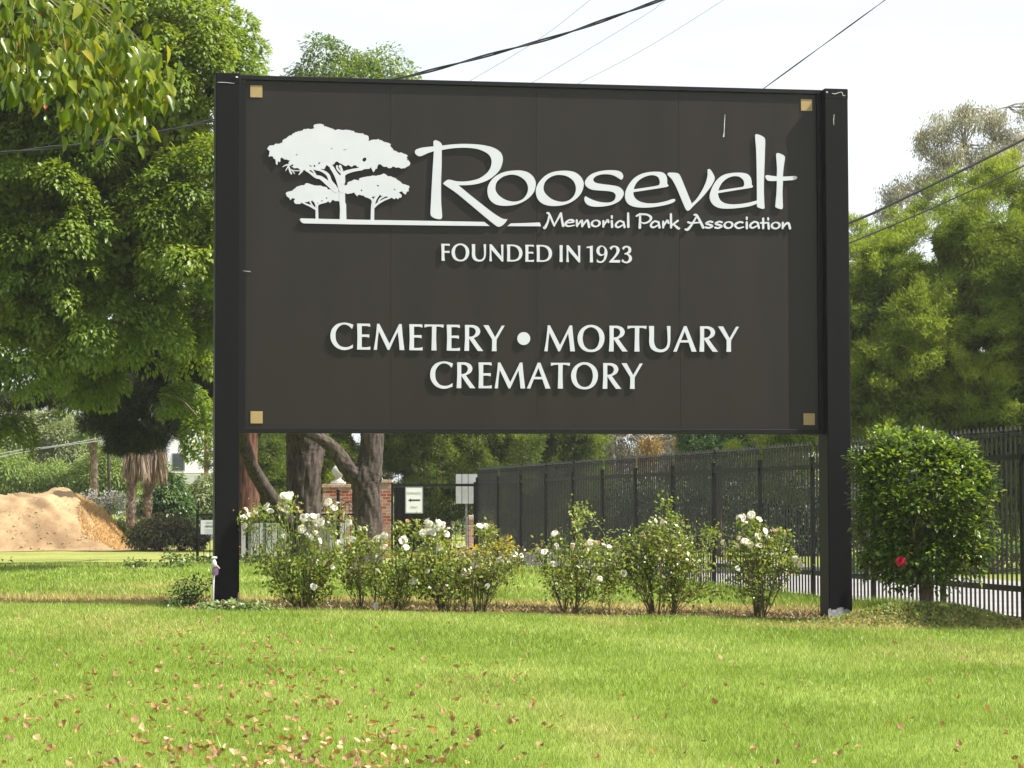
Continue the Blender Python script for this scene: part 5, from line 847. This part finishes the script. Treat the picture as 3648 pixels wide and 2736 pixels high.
dm = thing('dirt_mound', 'large bare tan dirt mound with a grassy right slope at the far left', 'dirt mound', (cx, MY, 0))
obj('earth', mesh('earth', V, np.c_[i, i+1, i+1+nx, i+nx], mat('dry_earth', (.345, .243, .132), (.205, .136, .074), .9, .95, .1, 1.0, 5, detail=12, pos=(.38, .62)), True), dm)
n = 15000; xx = rng.uniform(.75, 3.45, n); yy = rng.uniform(-2.9, 2, n); pr = np.interp(xx, [-8.5, -6, -3, -1.6, .1, .6, 1.1, 2.1, 3.5], [0, 1.7, 2.0, 2.05, 2.2, 2.42, 2.12, 1.55, .0])*np.clip(1-(np.abs(yy)/3.3)**1.9, 0, 1)**.8-.14; k = (xx > 1.25-.42*yy*.6) & (rng.random(n) < .75)
q = np.c_[xx, yy, pr][k]; d = unit(np.c_[rng.normal(size=len(q))*.35+.25, rng.normal(size=len(q))*.35, np.ones(len(q))]); props(leafmesh('dry_grass', q, d, rnd3(len(q)), .08+.13*rng.random(len(q)), np.full(len(q), .03), leafmat('straw', [(0, (.50, .33, .15)), (.6, (.62, .43, .21)), (1, (.70, .53, .30))], .3, .7, .2), dm, .2), kind='stuff')
n = 5000; q = np.c_[rng.uniform(-2.6, -1.2, n), rng.uniform(-3.2, -2.2, n), np.zeros(n)]; q[:, 2] = np.clip(.9-np.abs(q[:, 0]+2.0)*.9, .05, 1)*rng.random(n)*(q[:, 1]+3.3)*1.1; props(leafmesh('dead_brush', q, rnd3(n), rnd3(n), np.full(n, .12), np.full(n, .03), leafmat('straw_dark', [(0, (.15, .10, .05)), (1, (.36, .27, .14))], .2, .8, .1), dm, .2), kind='stuff')
n = 2600; xx = rng.uniform(-5.5, 3.3, n); yy = rng.uniform(-3.3, .5, n); pr = np.interp(xx, [-8.5, -6, -3, -1.6, 0, .5, 1.0, 2.1, 3.5], [0, 1.8, 2.05, 2.1, 2.2, 2.3, 2.12, 1.55, .0])*np.clip(1-(np.abs(yy)/3.3)**1.9, 0, 1)**.8-.12; k = rng.random(n) < np.clip(1.15-pr/2.0, .12, 1); c = np.c_[xx, yy, pr+.01][k]; m_ = len(c); sz = .012+.05*rng.random(m_)**3; TV = np.array([[1, 0, -.4], [-.5, .87, -.4], [-.5, -.87, -.4], [.1, 0, .9]]); V = (c[:, None]+(TV[None]+rng.normal(size=(m_, 4, 3))*.25)*sz[:, None, None]).reshape(-1, 3); Fc = (np.arange(m_)[:, None, None]*4+np.array([[0, 1, 3], [1, 2, 3], [2, 0, 3]])).reshape(-1, 3)
props(obj('clods', mesh('clods', V, Fc, MATS['dry_earth']), dm), kind='stuff')
props(obj('bare_soil', strip('bare_soil', [(x, 90.2+.5*math.sin(x*.7)) for x in np.linspace(-30, -12.2, 40)], [(x, 99) for x in np.linspace(-30, -12.2, 40)], MATS['dry_earth'], .02)), kind='structure')

# ------------------------------------------------------------------ roses
M_ROSEL = leafmat('rose_leaf', [(0, (.085, .13, .018)), (.45, (.165, .225, .028)), (.8, (.245, .30, .045)), (.95, (.31, .34, .08)), (1, (.32, .21, .09))], .44, .35, .45)
M_CANE = mat('rose_cane', (.085, .075, .035), (.13, .085, .05), 12, .8, .2); M_CANEG = mat('rose_cane_green', (.10, .16, .04), (.15, .16, .05), 12, .6, .3)
def petalmat(name, stops): return leafmat(name, stops, .42, .6, .2, tint=.95)
M_WHITEP = petalmat('rose_white', [(0, (.66, .66, .67)), (.7, (.76, .76, .78)), (1, (.76, .69, .69))]); M_PINKP = petalmat('rose_blush', [(0, (.72, .60, .60)), (1, (.78, .70, .70))]); M_REDP = petalmat('rose_red', [(0, (.38, .006, .012)), (1, (.55, .015, .03))]); M_SPENT = petalmat('rose_spent', [(0, (.42, .28, .15)), (1, (.60, .45, .28))])
def bloom_mesh(name, mat_, seed, r=.052, loose=1.0):
    """a rose of layered cupped petals"""
    rr = np.random.default_rng(seed); V = []; Fc = []
    for ring_, (n, tilt, pr, sz) in enumerate(((5, .25, .30, .55), (6, .65, .42, .75), (7, 1.05, .55, .95), (6, 1.35, .62, 1.0))):
        for k in range(n):
            a = 6.283*(k+.5*ring_)/n+rr.normal()*.2; tl = tilt*loose+rr.normal()*.18; ca, sa = math.cos(a), math.sin(a); o_ = np.array([ca, sa, 0]); tn_ = np.array([-sa, ca, 0]); upv = o_*math.sin(tl)+np.array([0, 0, 1.])*math.cos(tl); wdt = r*sz*.62*(.85+.3*rr.random()); h = r*sz*(1.0+.25*rr.random()); inn = -np.cross(tn_, upv)
            b0 = o_*r*.08; base = len(V)
            for s, wf, cup in ((0, .25, 0), (.45, .95, .22), (.8, 1.0, .12), (1.0, .62, -.10)):
                for e in (-1, 0, 1): V.append(b0+upv*h*s+tn_*wdt*wf*e+inn*h*(cup*(1 if e else 1.35)*.6)+rr.normal(size=3)*r*.03)
            for l in range(3):
                for e in range(2): i = base+l*3+e; Fc.append((i, i+1, i+4, i+3))
    return mesh(name, V, np.array(Fc), mat_, True)
BW = [bloom_mesh('bloom', M_WHITEP, s, .055, lo) for s, lo in ((1, 1.0), (2, .85), (3, 1.2), (4, 1.05))]; BPk = [bloom_mesh('bloom', M_PINKP, s, .054) for s in (5, 6)]; BR = [bloom_mesh('bloom', M_REDP, 7, .045, .8)]; BS = [bloom_mesh('spent_bloom', M_SPENT, s, .030, .7) for s in (8, 9)]
c5 = lambda l: [(x/2.212+800, y/2.212+1500) for x, y in l]; c6 = lambda l: [(x/1.8433+1700, y/1.8433+1500) for x, y in l]
def rose(label, bases, Y, body, flowers, pink=(), red=(), spent=(), tall=(), dens=1.0, leaf_m=None):
    """bases: pixel feet of the canes; body: (px, py, rx_px, rz_px) lobes of leaves; flowers as pixels"""
    global inv
    bx = float(np.mean([b_[0] for b_ in bases])); r0 = P(bx, bases[0][1], Y); r0[2] = zg(r0[0], r0[1]); t_ = thing('rose_bush', label, 'rose bush', r0, group='rose bushes under the sign'); inv = Matrix.Translation(-Vector(t_.location))
    mb = MB(); mg = MB(); Qs = []; Ds = []
    feet = []
    for (x, y) in bases:
        f_ = P(x, y, Y); f_[2] = zg(f_[0], f_[1])-.03; feet.append(f_)
    heads = []
    for (x, y, rx, rz) in body:
        n = max(4, int(rx*rz/190)); 
        for k in range(n):
            a = rng.random()*6.28; s = rng.random()**.5; heads.append(P(x+rx*1.42*s*math.cos(a), y+rz*s*math.sin(a), Y+rng.normal()*.22))
    fl = [(p, 'w') for p in flowers]+[(p, 'p') for p in pink]+[(p, 'r') for p in red]+[(p, 's') for p in spent]; FP = []
    for (x, y), kd in fl: FP.append(P(x, y, Y-.12+rng.normal()*.13)); 
    tl = [P(x, y, Y+rng.normal()*.1) for x, y in tall]
    canes_ = []
    for hq, thin in [(h, 0) for h in heads]+[(h-np.array([0, 0, .02]), 1) for h in FP]+[(h, 2) for h in tl]:
        f_ = min(feet, key=lambda g_: abs(g_[0]-hq[0])+rng.random()*.25)
        if len(canes_) > 7 and rng.random() < .8: f_ = min([c_[int(len(c_)*rng.uniform(.3, .7))] for c_ in canes_], key=lambda g_: abs(g_[0]-hq[0])+2*max(0, g_[2]-hq[2]+.1)+rng.random()*.3)
        hgt = hq[2]-f_[2]; mid = f_*.55+hq*.45; mid[0] = f_[0]+(hq[0]-f_[0])*.28+rng.normal()*.05; mid[1] += rng.normal()*.08; q = spline([f_, mid, hq*.8+mid*.2+np.array([rng.normal()*.03, 0, .02]), hq], 5)
        canes_.append(q); big = len(canes_) <= 4; r_ = np.linspace(.016 if big else .007, .004 if big else .0028, len(q)); (mb if not thin else mg).tube(q, r_, 6)
        for k in range(3 if thin == 0 else (2 if thin == 1 else 12)):
            s = q[int(len(q)*(rng.uniform(.45, .98) if thin < 2 else rng.uniform(.3, 1)))-1]; Qs.append(s)
    Qs = np.array(Qs); n = int(len(Qs)*dens*1.0); per = 7; i = np.repeat(np.arange(len(Qs)), per); c = Qs[i]+rng.normal(size=(len(i), 3))*np.array([.07, .085, .06]); hb = [(P(x, y, Y), rx*1.36*Y/F, rz*.98*Y/F) for x, y, rx, rz in body]
    ex = []
    for (cc, a, b_) in hb:
        m_ = int(a*b_*600*dens); g_ = cc+rnd3(m_)*np.array([a, .34, b_])*(.35+.65*rng.random((m_, 1))**.5)*np.array([1, 1, 1]); ex.append(g_)
    c = np.concatenate([c]+ex); c = c[c[:, 2] > zg(c[:, 0], c[:, 1])+.10]; l = .058*(.6+.75*rng.random(len(c))); d = unit(rnd3(len(c))*.8+np.array([0, 0, -.25])); nr = unit(rnd3(len(c))*.7+np.array([.1, -.15, .85])); sub(leafmesh('foliage', c, d, nr, l, l*.62, leaf_m or M_ROSEL, t_, .15))
    sub(mb.build('canes', M_CANE, t_, True)); sub(mg.build('flower_stems', M_CANEG, t_, True)) if mg.V else None
    for ((x, y), kd), p in zip(fl, FP):
        me = {'w': BW, 'p': BPk, 'r': BR, 's': BS}[kd]; me = me[rng.integers(len(me))]; o = obj(me.name, me, t_, p-r0); o.rotation_euler = (R(35+55*rng.random()), R(rng.normal()*22), R(rng.normal()*50)); o.scale = [.58+.42*rng.random()]*3
        if kd == 'p': o['label'] = 'blush pink rose'
        if kd == 'r': o['label'] = 'dark red rose'
    return t_
def cl(x, y, n=3, s=16): return [(x+rng.normal()*s, y+rng.normal()*s*.7) for _ in range(n)]
rose('leftmost full rose bush with tall white-flowered canes beside the left post', [(1055, 2178), (1071, 2182), (1085, 2178), (1110, 2172)], 36.7, [(1075, 1985, 120, 55), (1060, 2040, 105, 60), (1000, 2090, 55, 35), (1120, 2070, 50, 50), (1090, 2120, 60, 35), (960, 1940, 40, 30)],
     c5([(170, 700), (245, 718), (335, 675), (360, 712), (435, 705), (490, 695), (150, 760), (168, 826), (350, 858), (610, 852), (650, 750), (700, 755), (735, 762), (728, 805), (720, 885), (660, 905), (750, 945), (620, 762), (460, 915), (850, 1155), (405, 1060), (790, 1120), (200, 745), (640, 780), (690, 930)]+cl(495, 585, 4, 22)+cl(697, 1300, 4, 22)+cl(720, 800, 3, 16)), tall=c5([(498, 640), (200, 760), (330, 740), (270, 690)]), spent=c5([(425, 665), (600, 720), (450, 690), (570, 690)]))
rose('rose bush of thin stems with pale pink-white blooms, second from the left post', [(1283, 2165), (1335, 2172), (1362, 2175), (1400, 2176), (1425, 2170)], 36.9, [(1370, 1995, 130, 60), (1350, 2060, 110, 55), (1420, 2090, 70, 45), (1290, 2050, 45, 35), (1240, 1960, 45, 40)],
     c5([(1235, 920), (1200, 928), (1430, 1000), (1420, 935), (1205, 1185), (1415, 1105), (1110, 850), (1395, 1225), (1495, 1262), (1105, 1165), (890, 970), (1005, 935), (865, 690), (945, 735), (885, 655), (820, 645), (975, 805), (1065, 855), (1400, 945), (1260, 905), (1020, 940), (1200, 1460)]+cl(1032, 1145, 3, 16)), pink=c5([(1265, 995), (995, 1180)]), spent=c5([(935, 780), (1010, 770), (985, 755)]), tall=c5([(870, 720), (1070, 880)]))
rose('airy rose bush with a dense cluster of white blooms at its top left of centre', [(1571, 2165), (1583, 2172), (1600, 2168)], 37.05, [(1560, 1980, 95, 50), (1590, 2040, 85, 50), (1500, 2010, 60, 45), (1610, 2105, 60, 40), (1540, 2100, 50, 35)],
     c5([(1610, 860), (1560, 882), (1760, 850), (1745, 895), (1510, 1070), (1545, 1120), (1690, 1005), (1600, 1185), (1645, 1340), (1760, 1260), (1540, 1035), (1560, 1130), (1640, 880), (1690, 855)]+cl(1660, 815, 6, 28)+cl(1600, 880, 3, 16)), spent=c5([(1385, 800), (1440, 790), (1515, 800), (1550, 850), (1590, 895)]), tall=c5([(1390, 830), (1520, 830), (1640, 930)]))
M_ROSEY = leafmat('rose_leaf_yellow', [(0, (.08, .13, .02)), (.5, (.15, .20, .03)), (.85, (.26, .26, .04)), (1, (.42, .28, .05))], .36, .35, .45)
rose('yellowing low rose bush with a leaning cane in the middle of the row', [(1655, 2172), (1693, 2178), (1715, 2176), (1722, 2170)], 37.1, [(1730, 2000, 95, 40), (1760, 2040, 70, 45), (1680, 2050, 60, 45), (1820, 1990, 40, 28)],
     c5([(2010, 830), (2058, 828), (2165, 1095), (1975, 1140), (1925, 1185), (2070, 1305), (1830, 1385), (1965, 1030)])+c6([(285, 895), (68, 1085)]), pink=c5([(1890, 1210)]), spent=c5([(2090, 820), (2110, 835)]), tall=c5([(2012, 850), (2070, 850), (2100, 860)]), leaf_m=M_ROSEY)
rose('pink-white rose bush right of the middle gap, blooms mostly along its top', [(2010, 2165), (2047, 2172), (2055, 2168), (2170, 2172), (2185, 2170)], 37.4, [(2030, 1990, 90, 50), (2110, 2020, 85, 55), (2060, 2080, 90, 50), (1970, 2040, 45, 40), (2150, 2090, 60, 40)],
     c6([(510, 740), (520, 822), (445, 865), (775, 808), (830, 812), (865, 828), (500, 943), (490, 1030), (718, 1062), (770, 1018), (803, 1035), (553, 1135), (760, 930), (785, 945), (960, 1000), (735, 803)]), pink=c6([(400, 850), (625, 828), (715, 862), (740, 800)]), spent=c6([(430, 810), (545, 750), (690, 860), (630, 670), (800, 800), (900, 940)]), tall=c6([(635, 660), (660, 560), (515, 760)]))
rose('largest rose bush with tall green shoots and two dark red roses', [(2320, 2172), (2330, 2178), (2345, 2176), (2365, 2174), (2395, 2172)], 37.6, [(2300, 1960, 110, 70), (2360, 1900, 80, 60), (2330, 2040, 130, 65), (2430, 2090, 90, 40), (2240, 2000, 55, 60), (2450, 2000, 50, 60), (2520, 2110, 60, 22)],
     c6([(1168, 655), (1035, 800), (1075, 890), (1330, 832), (1297, 857), (955, 1000), (1000, 830), (940, 868), (900, 890)]), pink=c6([(1145, 692), (1217, 662), (1205, 680)]), red=c6([(1350, 1000), (1080, 1098), (1270, 1030)]), spent=c6([(1085, 740), (1095, 760)]), tall=c6([(1245, 458), (1240, 520), (1290, 600), (1520, 680), (1560, 720), (1340, 660), (950, 740), (660, 560)]), dens=1.0)
rose('rightmost standard rose bush with a big pale pink bloom cluster near the right post', [(2690, 2182), (2706, 2190), (2720, 2186)], 37.85, [(2690, 1960, 95, 50), (2720, 2020, 85, 50), (2680, 2080, 70, 40), (2780, 1990, 55, 30), (2640, 1990, 50, 35)],
     c6([(1720, 635), (1750, 632), (1800, 618), (1850, 650), (1890, 725), (1905, 765), (1840, 760), (1710, 968), (1735, 640), (2085, 905), (1935, 870)]+cl(1765, 815, 3, 20)), pink=c6(cl(1775, 815, 4, 22)+[(1615, 795), (1815, 925), (2120, 950), (1720, 770), (1850, 820), (2110, 935)]), spent=c6([(1945, 715), (1965, 722), (1925, 722), (2015, 725), (1640, 990), (1920, 910), (2070, 890)]), tall=c6([(1735, 660), (1800, 650), (1850, 670), (2010, 740), (2090, 900)]))

# ------------------------------------------------------------------ hibiscus and other shrubs
M_HIB = leafmat('hibiscus_leaf', [(0, (.035, .070, .010)), (.5, (.080, .140, .016)), (.85, (.17, .245, .028)), (1, (.26, .32, .045))], .40, .32, .5)
HY = 36.7; hb0 = P(3296, 2175, HY); hb0[2] = zg(hb0[0], hb0[1]); hi = thing('hibiscus_shrub', 'round clipped hibiscus on a short trunk with one red flower, right of the sign', 'shrub', hb0); inv = Matrix.Translation(-Vector(hi.location))
BH = [blob(3285, 1770, HY, 205, .80, 200), blob(3390, 1830, HY, 135, .7, 195), blob(3165, 1820, HY, 95, .62, 210), blob(3290, 1970, HY, 200, .7, 120), blob(3200, 1610, HY, 90, .4, 60), blob(3350, 1630, HY, 95, .4, 60), blob(3095, 1680, HY, 42, .4, 55), blob(3475, 1720, HY, 60, .4, 60)]
C, N_ = clusters_on(BH, .20, (.82, 1.06)); sh = (rng.random(len(C)) < .06) & (N_[:, 2] > .1); C = C+np.where(sh[:, None], (N_*.5+np.array([0, 0, .7]))*(.07+.12*rng.random((len(C), 1))), 0); C = C[rng.random(len(C)) > .25*(np.sin(C[:, 0]*9)*np.sin(C[:, 2]*8) > .3)]; N_ = unit(C-P(3290, 1850, HY)); q, ax, nr = clump_leaves(C, N_, .13, 21, .9); ax = unit(ax+N_[0]*0+np.array([0, 0, .45])); nr = unit(nr*.6+np.array([.25, -.1, .75])); l = .076*(.65+.65*rng.random(len(q))); sub(leaf6mesh('crown', q, ax, nr, l, l*.66, M_HIB, hi, .2, .15)); q, ax, nr = fill_leaves(BH, 11000, .9); sub(leafmesh('inner_leaves', q, ax, nr, np.full(len(q), .085), np.full(len(q), .055), M_HIB, hi))
mb = MB(); limb(mb, [(3298, 2185, HY, 54), (3300, 2140, HY, 46), (3296, 2090, HY, 46), (3292, 2040, HY, 52), (3285, 1950, HY, 30)], 14, .10, 4); branches(mb, P(3292, 2040, HY), [c for c in C if rng.random() < .05], .025, 5); sub(mb.build('trunk', mat('hibiscus_bark', (.20, .14, .10), (.10, .07, .05), 3, .9, .1, .8, 6, stretch=(6, 6, 1.5)), hi, True))
fl_ = bloom_mesh('flower', petalmat('hibiscus_red', [(0, (.36, .010, .035)), (1, (.50, .025, .06))]), 11, .062, 1.35); o = obj('flower', fl_, hi, P(3210, 2000, HY-.78)-hb0); o.rotation_euler = (R(80), 0, R(-10))
def shrub(label, px, py, Y, blobs, mat_, per, ln, wf, spacing=.16, rad=.13, name='leafy_shrub', cat='shrub', group=None):
    global inv
    b0 = P(px, py, Y); b0[2] = zg(b0[0], b0[1]); t_ = thing(name, label, cat, b0, group=group); inv = Matrix.Translation(-Vector(t_.location)); bl = [blob(*b_[:2], Y, b_[2], b_[2]*Y/F*.8, b_[3]) for b_ in blobs]; C, N_ = clusters_on(bl, spacing, (.4, 1.03)); q, ax, nr = clump_leaves(C, N_, rad, per); k = q[:, 2] > zg(q[:, 0], q[:, 1])+.01; q, ax, nr = q[k], ax[k], nr[k]; l = ln*(.6+.7*rng.random(len(q))); sub(leafmesh('foliage', q, ax, nr, l, l*wf, mat_, t_, .15)); mb = MB(); branches(mb, b0-np.array([0, 0, .03]), [c for c in C if rng.random() < .3], .012, 4); sub(mb.build('stems', M_CANE, t_, True)); return t_
M_SHR = leafmat('shrub_leaf', [(0, (.03, .07, .012)), (.6, (.07, .13, .022)), (1, (.14, .20, .04))], .34, .35, .45)
shrub('small leafy shrub growing just left of the left sign post', 680, 2160, 36.9, [(690, 2090, 45, 30), (640, 2120, 40, 30), (715, 2130, 40, 30), (660, 2150, 60, 16)], M_SHR, 12, .06, .6)
M_PALELEAF = leafmat('pale_leaf', [(0, (.12, .19, .06)), (.6, (.22, .30, .11)), (1, (.36, .42, .20))], .34, .4, .4)
shrub('low patch of pale rounded leaves at the foot of the left sign post', 850, 2178, 36.0, [(760, 2172, 50, 10), (830, 2165, 50, 12), (900, 2172, 50, 10), (960, 2178, 30, 6)], M_PALELEAF, 10, .06, .75, .10, .08, 'ground_plant', 'plant')
for lab, pts in (('dark green lawn sapling clump, right of two in front of the low fence end', [(610, 2000, 22, 26), (640, 2008, 22, 22), (590, 2012, 14, 16)]), ('low dark weed clump on the lawn left of the sapling clump', [(480, 2020, 34, 10), (520, 2016, 20, 12)]), ('tiny weed standing on the lawn at the left edge', [(15, 2018, 12, 14)])): shrub(lab, pts[0][0], 2032, 59.5, pts, M_SHR, 11, .10, .6, .2, .16, 'lawn_weed', 'weed')
for lab, pts in (('leafy hedge clump at the foot of the low fence right of the left post', [(880, 2005, 34, 22), (950, 2008, 44, 24), (1010, 2005, 40, 22)]), ('leafy hedge clump at the fence foot left of the left post', [(690, 2005, 24, 22), (735, 2010, 30, 22)]), ('dark hedge clump at the foot of the thick trunk', [(1100, 2000, 60, 26), (1200, 2005, 60, 26)])): shrub(lab, pts[0][0], 2030, 67.5, pts, M_SHR, 12, .11, .6, .22, .17, 'hedge_clump', 'shrub', 'hedge clumps along the low fence')
shrub('yellow-flowered shrub behind the middle roses', 1690, 2020, 47, [(1580, 1960, 36, 22), (1690, 1975, 60, 26), (1780, 1965, 60, 28), (1640, 1990, 60, 24)], leafmat('yellow_leaf', [(0, (.10, .15, .02)), (.4, (.20, .22, .03)), (.7, (.45, .33, .03)), (1, (.58, .36, .03))], .36, .45, .3), 14, .06, .6, .18, .14, 'yellow_shrub')
# ivy bank and shade planting beyond the driveway on the right
shrub('bright green ground-cover bank beyond the driveway at the right edge', 3500, 2030, 63, [(3450, 1975, 90, 34), (3600, 1965, 100, 40), (3330, 1990, 80, 26), (3200, 2000, 80, 22), (3050, 2005, 80, 20), (3750, 1970, 100, 40)], leafmat('ivy_leaf', [(0, (.04, .09, .012)), (.6, (.09, .16, .02)), (1, (.18, .25, .03))], .34, .4, .4), 16, .13, .6, .3, .24, 'ivy_bank', 'ground cover')
for k, (x0, lab) in enumerate(((3420, 'long dark hedge behind the driveway at the right edge, behind the round hibiscus'), (2900, 'long dark hedge behind the driveway seen through the fence near the right post'), (2480, 'long dark hedge behind the driveway seen through the middle of the fence'), (2100, 'dark hedge far behind the left part of the fence'))):
    shrub(lab, x0, 1980, 78+8*k, [(x0-160, 1850, 130, 130), (x0+40, 1830, 150, 150), (x0+220, 1850, 130, 130), (x0-40, 1930, 200, 60)], leafmat('hedge_dark', [(0, (.018, .036, .010)), (.7, (.035, .065, .014)), (1, (.07, .11, .02))], .25, .5, .3), 26, .16, .6, .42, .34, 'hedge', 'hedge')
# long grass and creeping plants around the right post and on the little bank
def patch(name, label, n, fx, hgt, wd, mat_, lean, cat='grass'):
    x, y = fx(n); k = (x < xfence(y)+.05); x, y = x[k], y[k]; blades(name, x, y, hgt*(.5+.9*rng.random(len(x))), np.full(len(x), wd), lean, mat_, None, 'stuff', 0, label, cat)
M_BITS = leafmat('bed_bits', [(0, (.16, .10, .06)), (.5, (.30, .21, .12)), (.85, (.42, .32, .18)), (1, (.16, .22, .05))], .2, .7, .1)
def bedpts(n):
    uu = rng.uniform(-.9, 9.4, n); nn = rng.uniform(-1.6, .8, n); q = O3[:2]+uu[:, None]*EX[:2]+nn[:, None]*NZ[:2]; return q[:, 0], q[:, 1]
x, y = bedpts(5200); blades('bed_litter', x, y, .02+.05*rng.random(len(x)), np.full(len(x), .03), 1.2, M_BITS, None, 'stuff', .012, 'dry straw and leaf bits on the soil of the rose bed', 'plant litter')
x, y = bedpts(1500); k = np.sin(x*2.9+y)*np.sin(y*3.1-x*1.3) > .15; blades('bed_weeds', x[k], y[k], .06+.10*rng.random(k.sum()), np.full(k.sum(), .018), .7, M_SHR, None, 'stuff', .012, 'small green weeds growing in the rose bed soil', 'weeds')
M_LONG = leafmat('long_grass', [(0, (.10, .18, .02)), (.6, (.18, .27, .03)), (1, (.30, .36, .07))], .4, .45, .3)
patch('long_grass', 'long bright unmown grass beside the right post', 4200, lambda n: (5.28+np.abs(rng.normal(size=n))*.42, rng.normal(size=n)*.35+38.0), .26, .014, M_LONG, .35)
patch('unmown_grass', 'longer grass along the foot of the iron fence', 6000, lambda n: (lambda yy: (xfence(yy)-.05-np.abs(rng.normal(size=n))*.35, yy))(rng.uniform(36.5, 56, n)), .16, .014, M_LONG, .4)
M_CREEP = leafmat('creeper', [(0, (.11, .16, .04)), (.6, (.19, .25, .07)), (.9, (.28, .30, .10)), (1, (.34, .24, .11))], .3, .6, .2)
n = 9000; x = rng.normal(size=n)*.72+5.85; y = rng.normal(size=n)*.34+35.65; k = x < xfence(y); x, y = x[k], y[k]; q = np.c_[x, y, zg(x, y)+.03*rng.random(len(x))]; l = .055*(.6+.8*rng.random(len(q))); props(leafmesh('creeping_plants', q, unit(rnd3(len(q))+np.array([0, 0, .3])), unit(rnd3(len(q))*.6+np.array([0, 0, 1.])), l, l*.5, M_CREEP), 'grey-green creeping plants on the small bank right of the post', 'ground cover', kind='stuff')
# a street tree just beyond the right edge of the view shades the end of the bank
st_ = thing('street_tree', 'small slender young tree standing beside the near end of the fence', 'tree', (9.35, 35.0, -.15)); inv = Matrix.Translation((-9.35, -35.0, .15)); BSs = [((9.5, 34.85, 3.9), (.62, .5, .5)), ((9.75, 34.85, 3.6), (.5, .45, .4))]; C, N_ = clusters_on(BSs, .3); q, ax, nr = clump_leaves(C, N_, .25, 60); l = .08*(.7+.5*rng.random(len(q))); sub(leafmesh('crown', q, ax, nr, l, l*.6, M_HIB, st_)); mb = MB(); mb.tube(spline([(9.35, 35, -.3), (9.38, 35, 1.5), (9.33, 35, 3.6)], 5), np.linspace(.09, .05, 11), 8); sub(mb.build('trunk', M_BARK, st_, True))

# ------------------------------------------------------------------ fallen leaves
M_DRY = [leafmat('dry_leaf_%d' % k, s, .25, .6, .3) for k, s in enumerate(([(0, (.27, .15, .07)), (1, (.33, .19, .095))], [(0, (.46, .28, .16)), (1, (.54, .36, .23))], [(0, (.15, .08, .045)), (1, (.21, .115, .06))], [(0, (.33, .18, .07)), (1, (.38, .22, .09))]))]
def dry(seed, mat_):
    rr = np.random.default_rng(seed); L_ = .085; W = .055*(.8+.4*rr.random()); V = []; cu = rr.uniform(.5, 1.7); rl = rr.uniform(.3, 1.2); n = 7; m_ = 5
    for i in range(n):
        s = i/(n-1); wv_ = W*math.sin(math.pi*min(1, s*.92+.04))**.7*.5
        for j in range(m_):
            e = (j/(m_-1)-.5)*2; x = (s-.5)*L_; y = e*wv_; V.append((x*math.cos(cu*.3), y*math.cos(rl*e*.6), abs(math.sin(cu*(s-.5)))*L_*.45+abs(e)**1.5*rl*wv_*.6+rr.normal()*.0015))
    return mesh('dry_leaf', V, np.array([(i*m_+j, i*m_+j+1, i*m_+m_+j+1, i*m_+m_+j) for i in range(n-1) for j in range(m_-1)]), mat_, True)
DL = [dry(s, M_DRY[s % 4]) for s in range(12)]
LW = np.array([1.5, .9, .9, .8]*3); LW /= LW.sum(); pts = []
def gpt(x, y):
    d = fw*F+RT*(x-1824)-UP*(y-1368); s = -EYE/d[2]; return d*s
while len(pts) < 640:
    y = 2205+(rng.random()**.75)*560
    if rng.random() < .72: x = rng.normal()*430+(900-(y-2200)*.15+(y-2200)*.35)
    else: x = rng.uniform(-60, 3700)
    if x > 1900 and rng.random() < .45: continue
    if x < -80 or x > 3720: continue
    pts.append((x, y))
for (x, y, k) in ((570, 2540, 9), (1390, 2615, 8), (80, 2590, 7), (1080, 2425, 6), (640, 2280, 6), (700, 2330, 8), (760, 2690, 7), (1130, 2495, 5), (1000, 2670, 6)): pts += [(x+rng.normal()*38, y+rng.normal()*9) for _ in range(k)]
pts.sort(key=lambda p: -p[1]); sV = []; sF = []
for i, (x, y) in enumerate(pts):
    g_ = gpt(x, y); z = zg(g_[0], g_[1])+.018+.014*rng.random(); me = DL[rng.choice(12, p=LW)]; rot = (rng.normal()*.5, rng.normal()*.5, rng.random()*6.28); s = .50+.48*rng.random()
    if i < 295:
        o = obj('dry_leaf', me, None, (g_[0], g_[1], z)); o.rotation_euler = rot; o.scale = (s, s, s); props(o, 'curled dry brown leaf lying on the mown lawn', 'leaf', 'dry leaves fallen on the lawn')
    else:
        from mathutils import Euler
        M_ = np.array(Euler(rot).to_matrix()); vv = np.empty(len(me.vertices)*3); me.vertices.foreach_get('co', vv); vv = vv.reshape(-1, 3)*s@M_.T+np.array([g_[0], g_[1], z]); b_ = len(sV)*len(vv); sV.append(vv); sF.append(np.array([[v+b_ for v in p.vertices] for p in me.polygons]))
if sV: props(obj('leaf_litter', mesh('leaf_litter', np.concatenate(sV), np.concatenate(sF), M_DRY[0], True)), 'small dry leaves scattered on the farther lawn', 'leaves', kind='stuff')

# ------------------------------------------------------------------ the summer air
hz = MB().box((-470, -110, -1.5), (470, 520, 24)).build('haze', None); m, t, o = newmat('haze_air'); pv = t.nodes.new('ShaderNodeVolumePrincipled'); pv.inputs['Density'].default_value = .00019; pv.inputs['Color'].default_value = (.95, .97, 1, 1); pv.inputs['Anisotropy'].default_value = .25
t.links.new(pv.outputs[0], o.inputs['Volume']); hz.data.materials.append(m); props(hz, 'pale summer haze filling the air', 'haze', kind='stuff'); hz.display_type = 'WIRE'
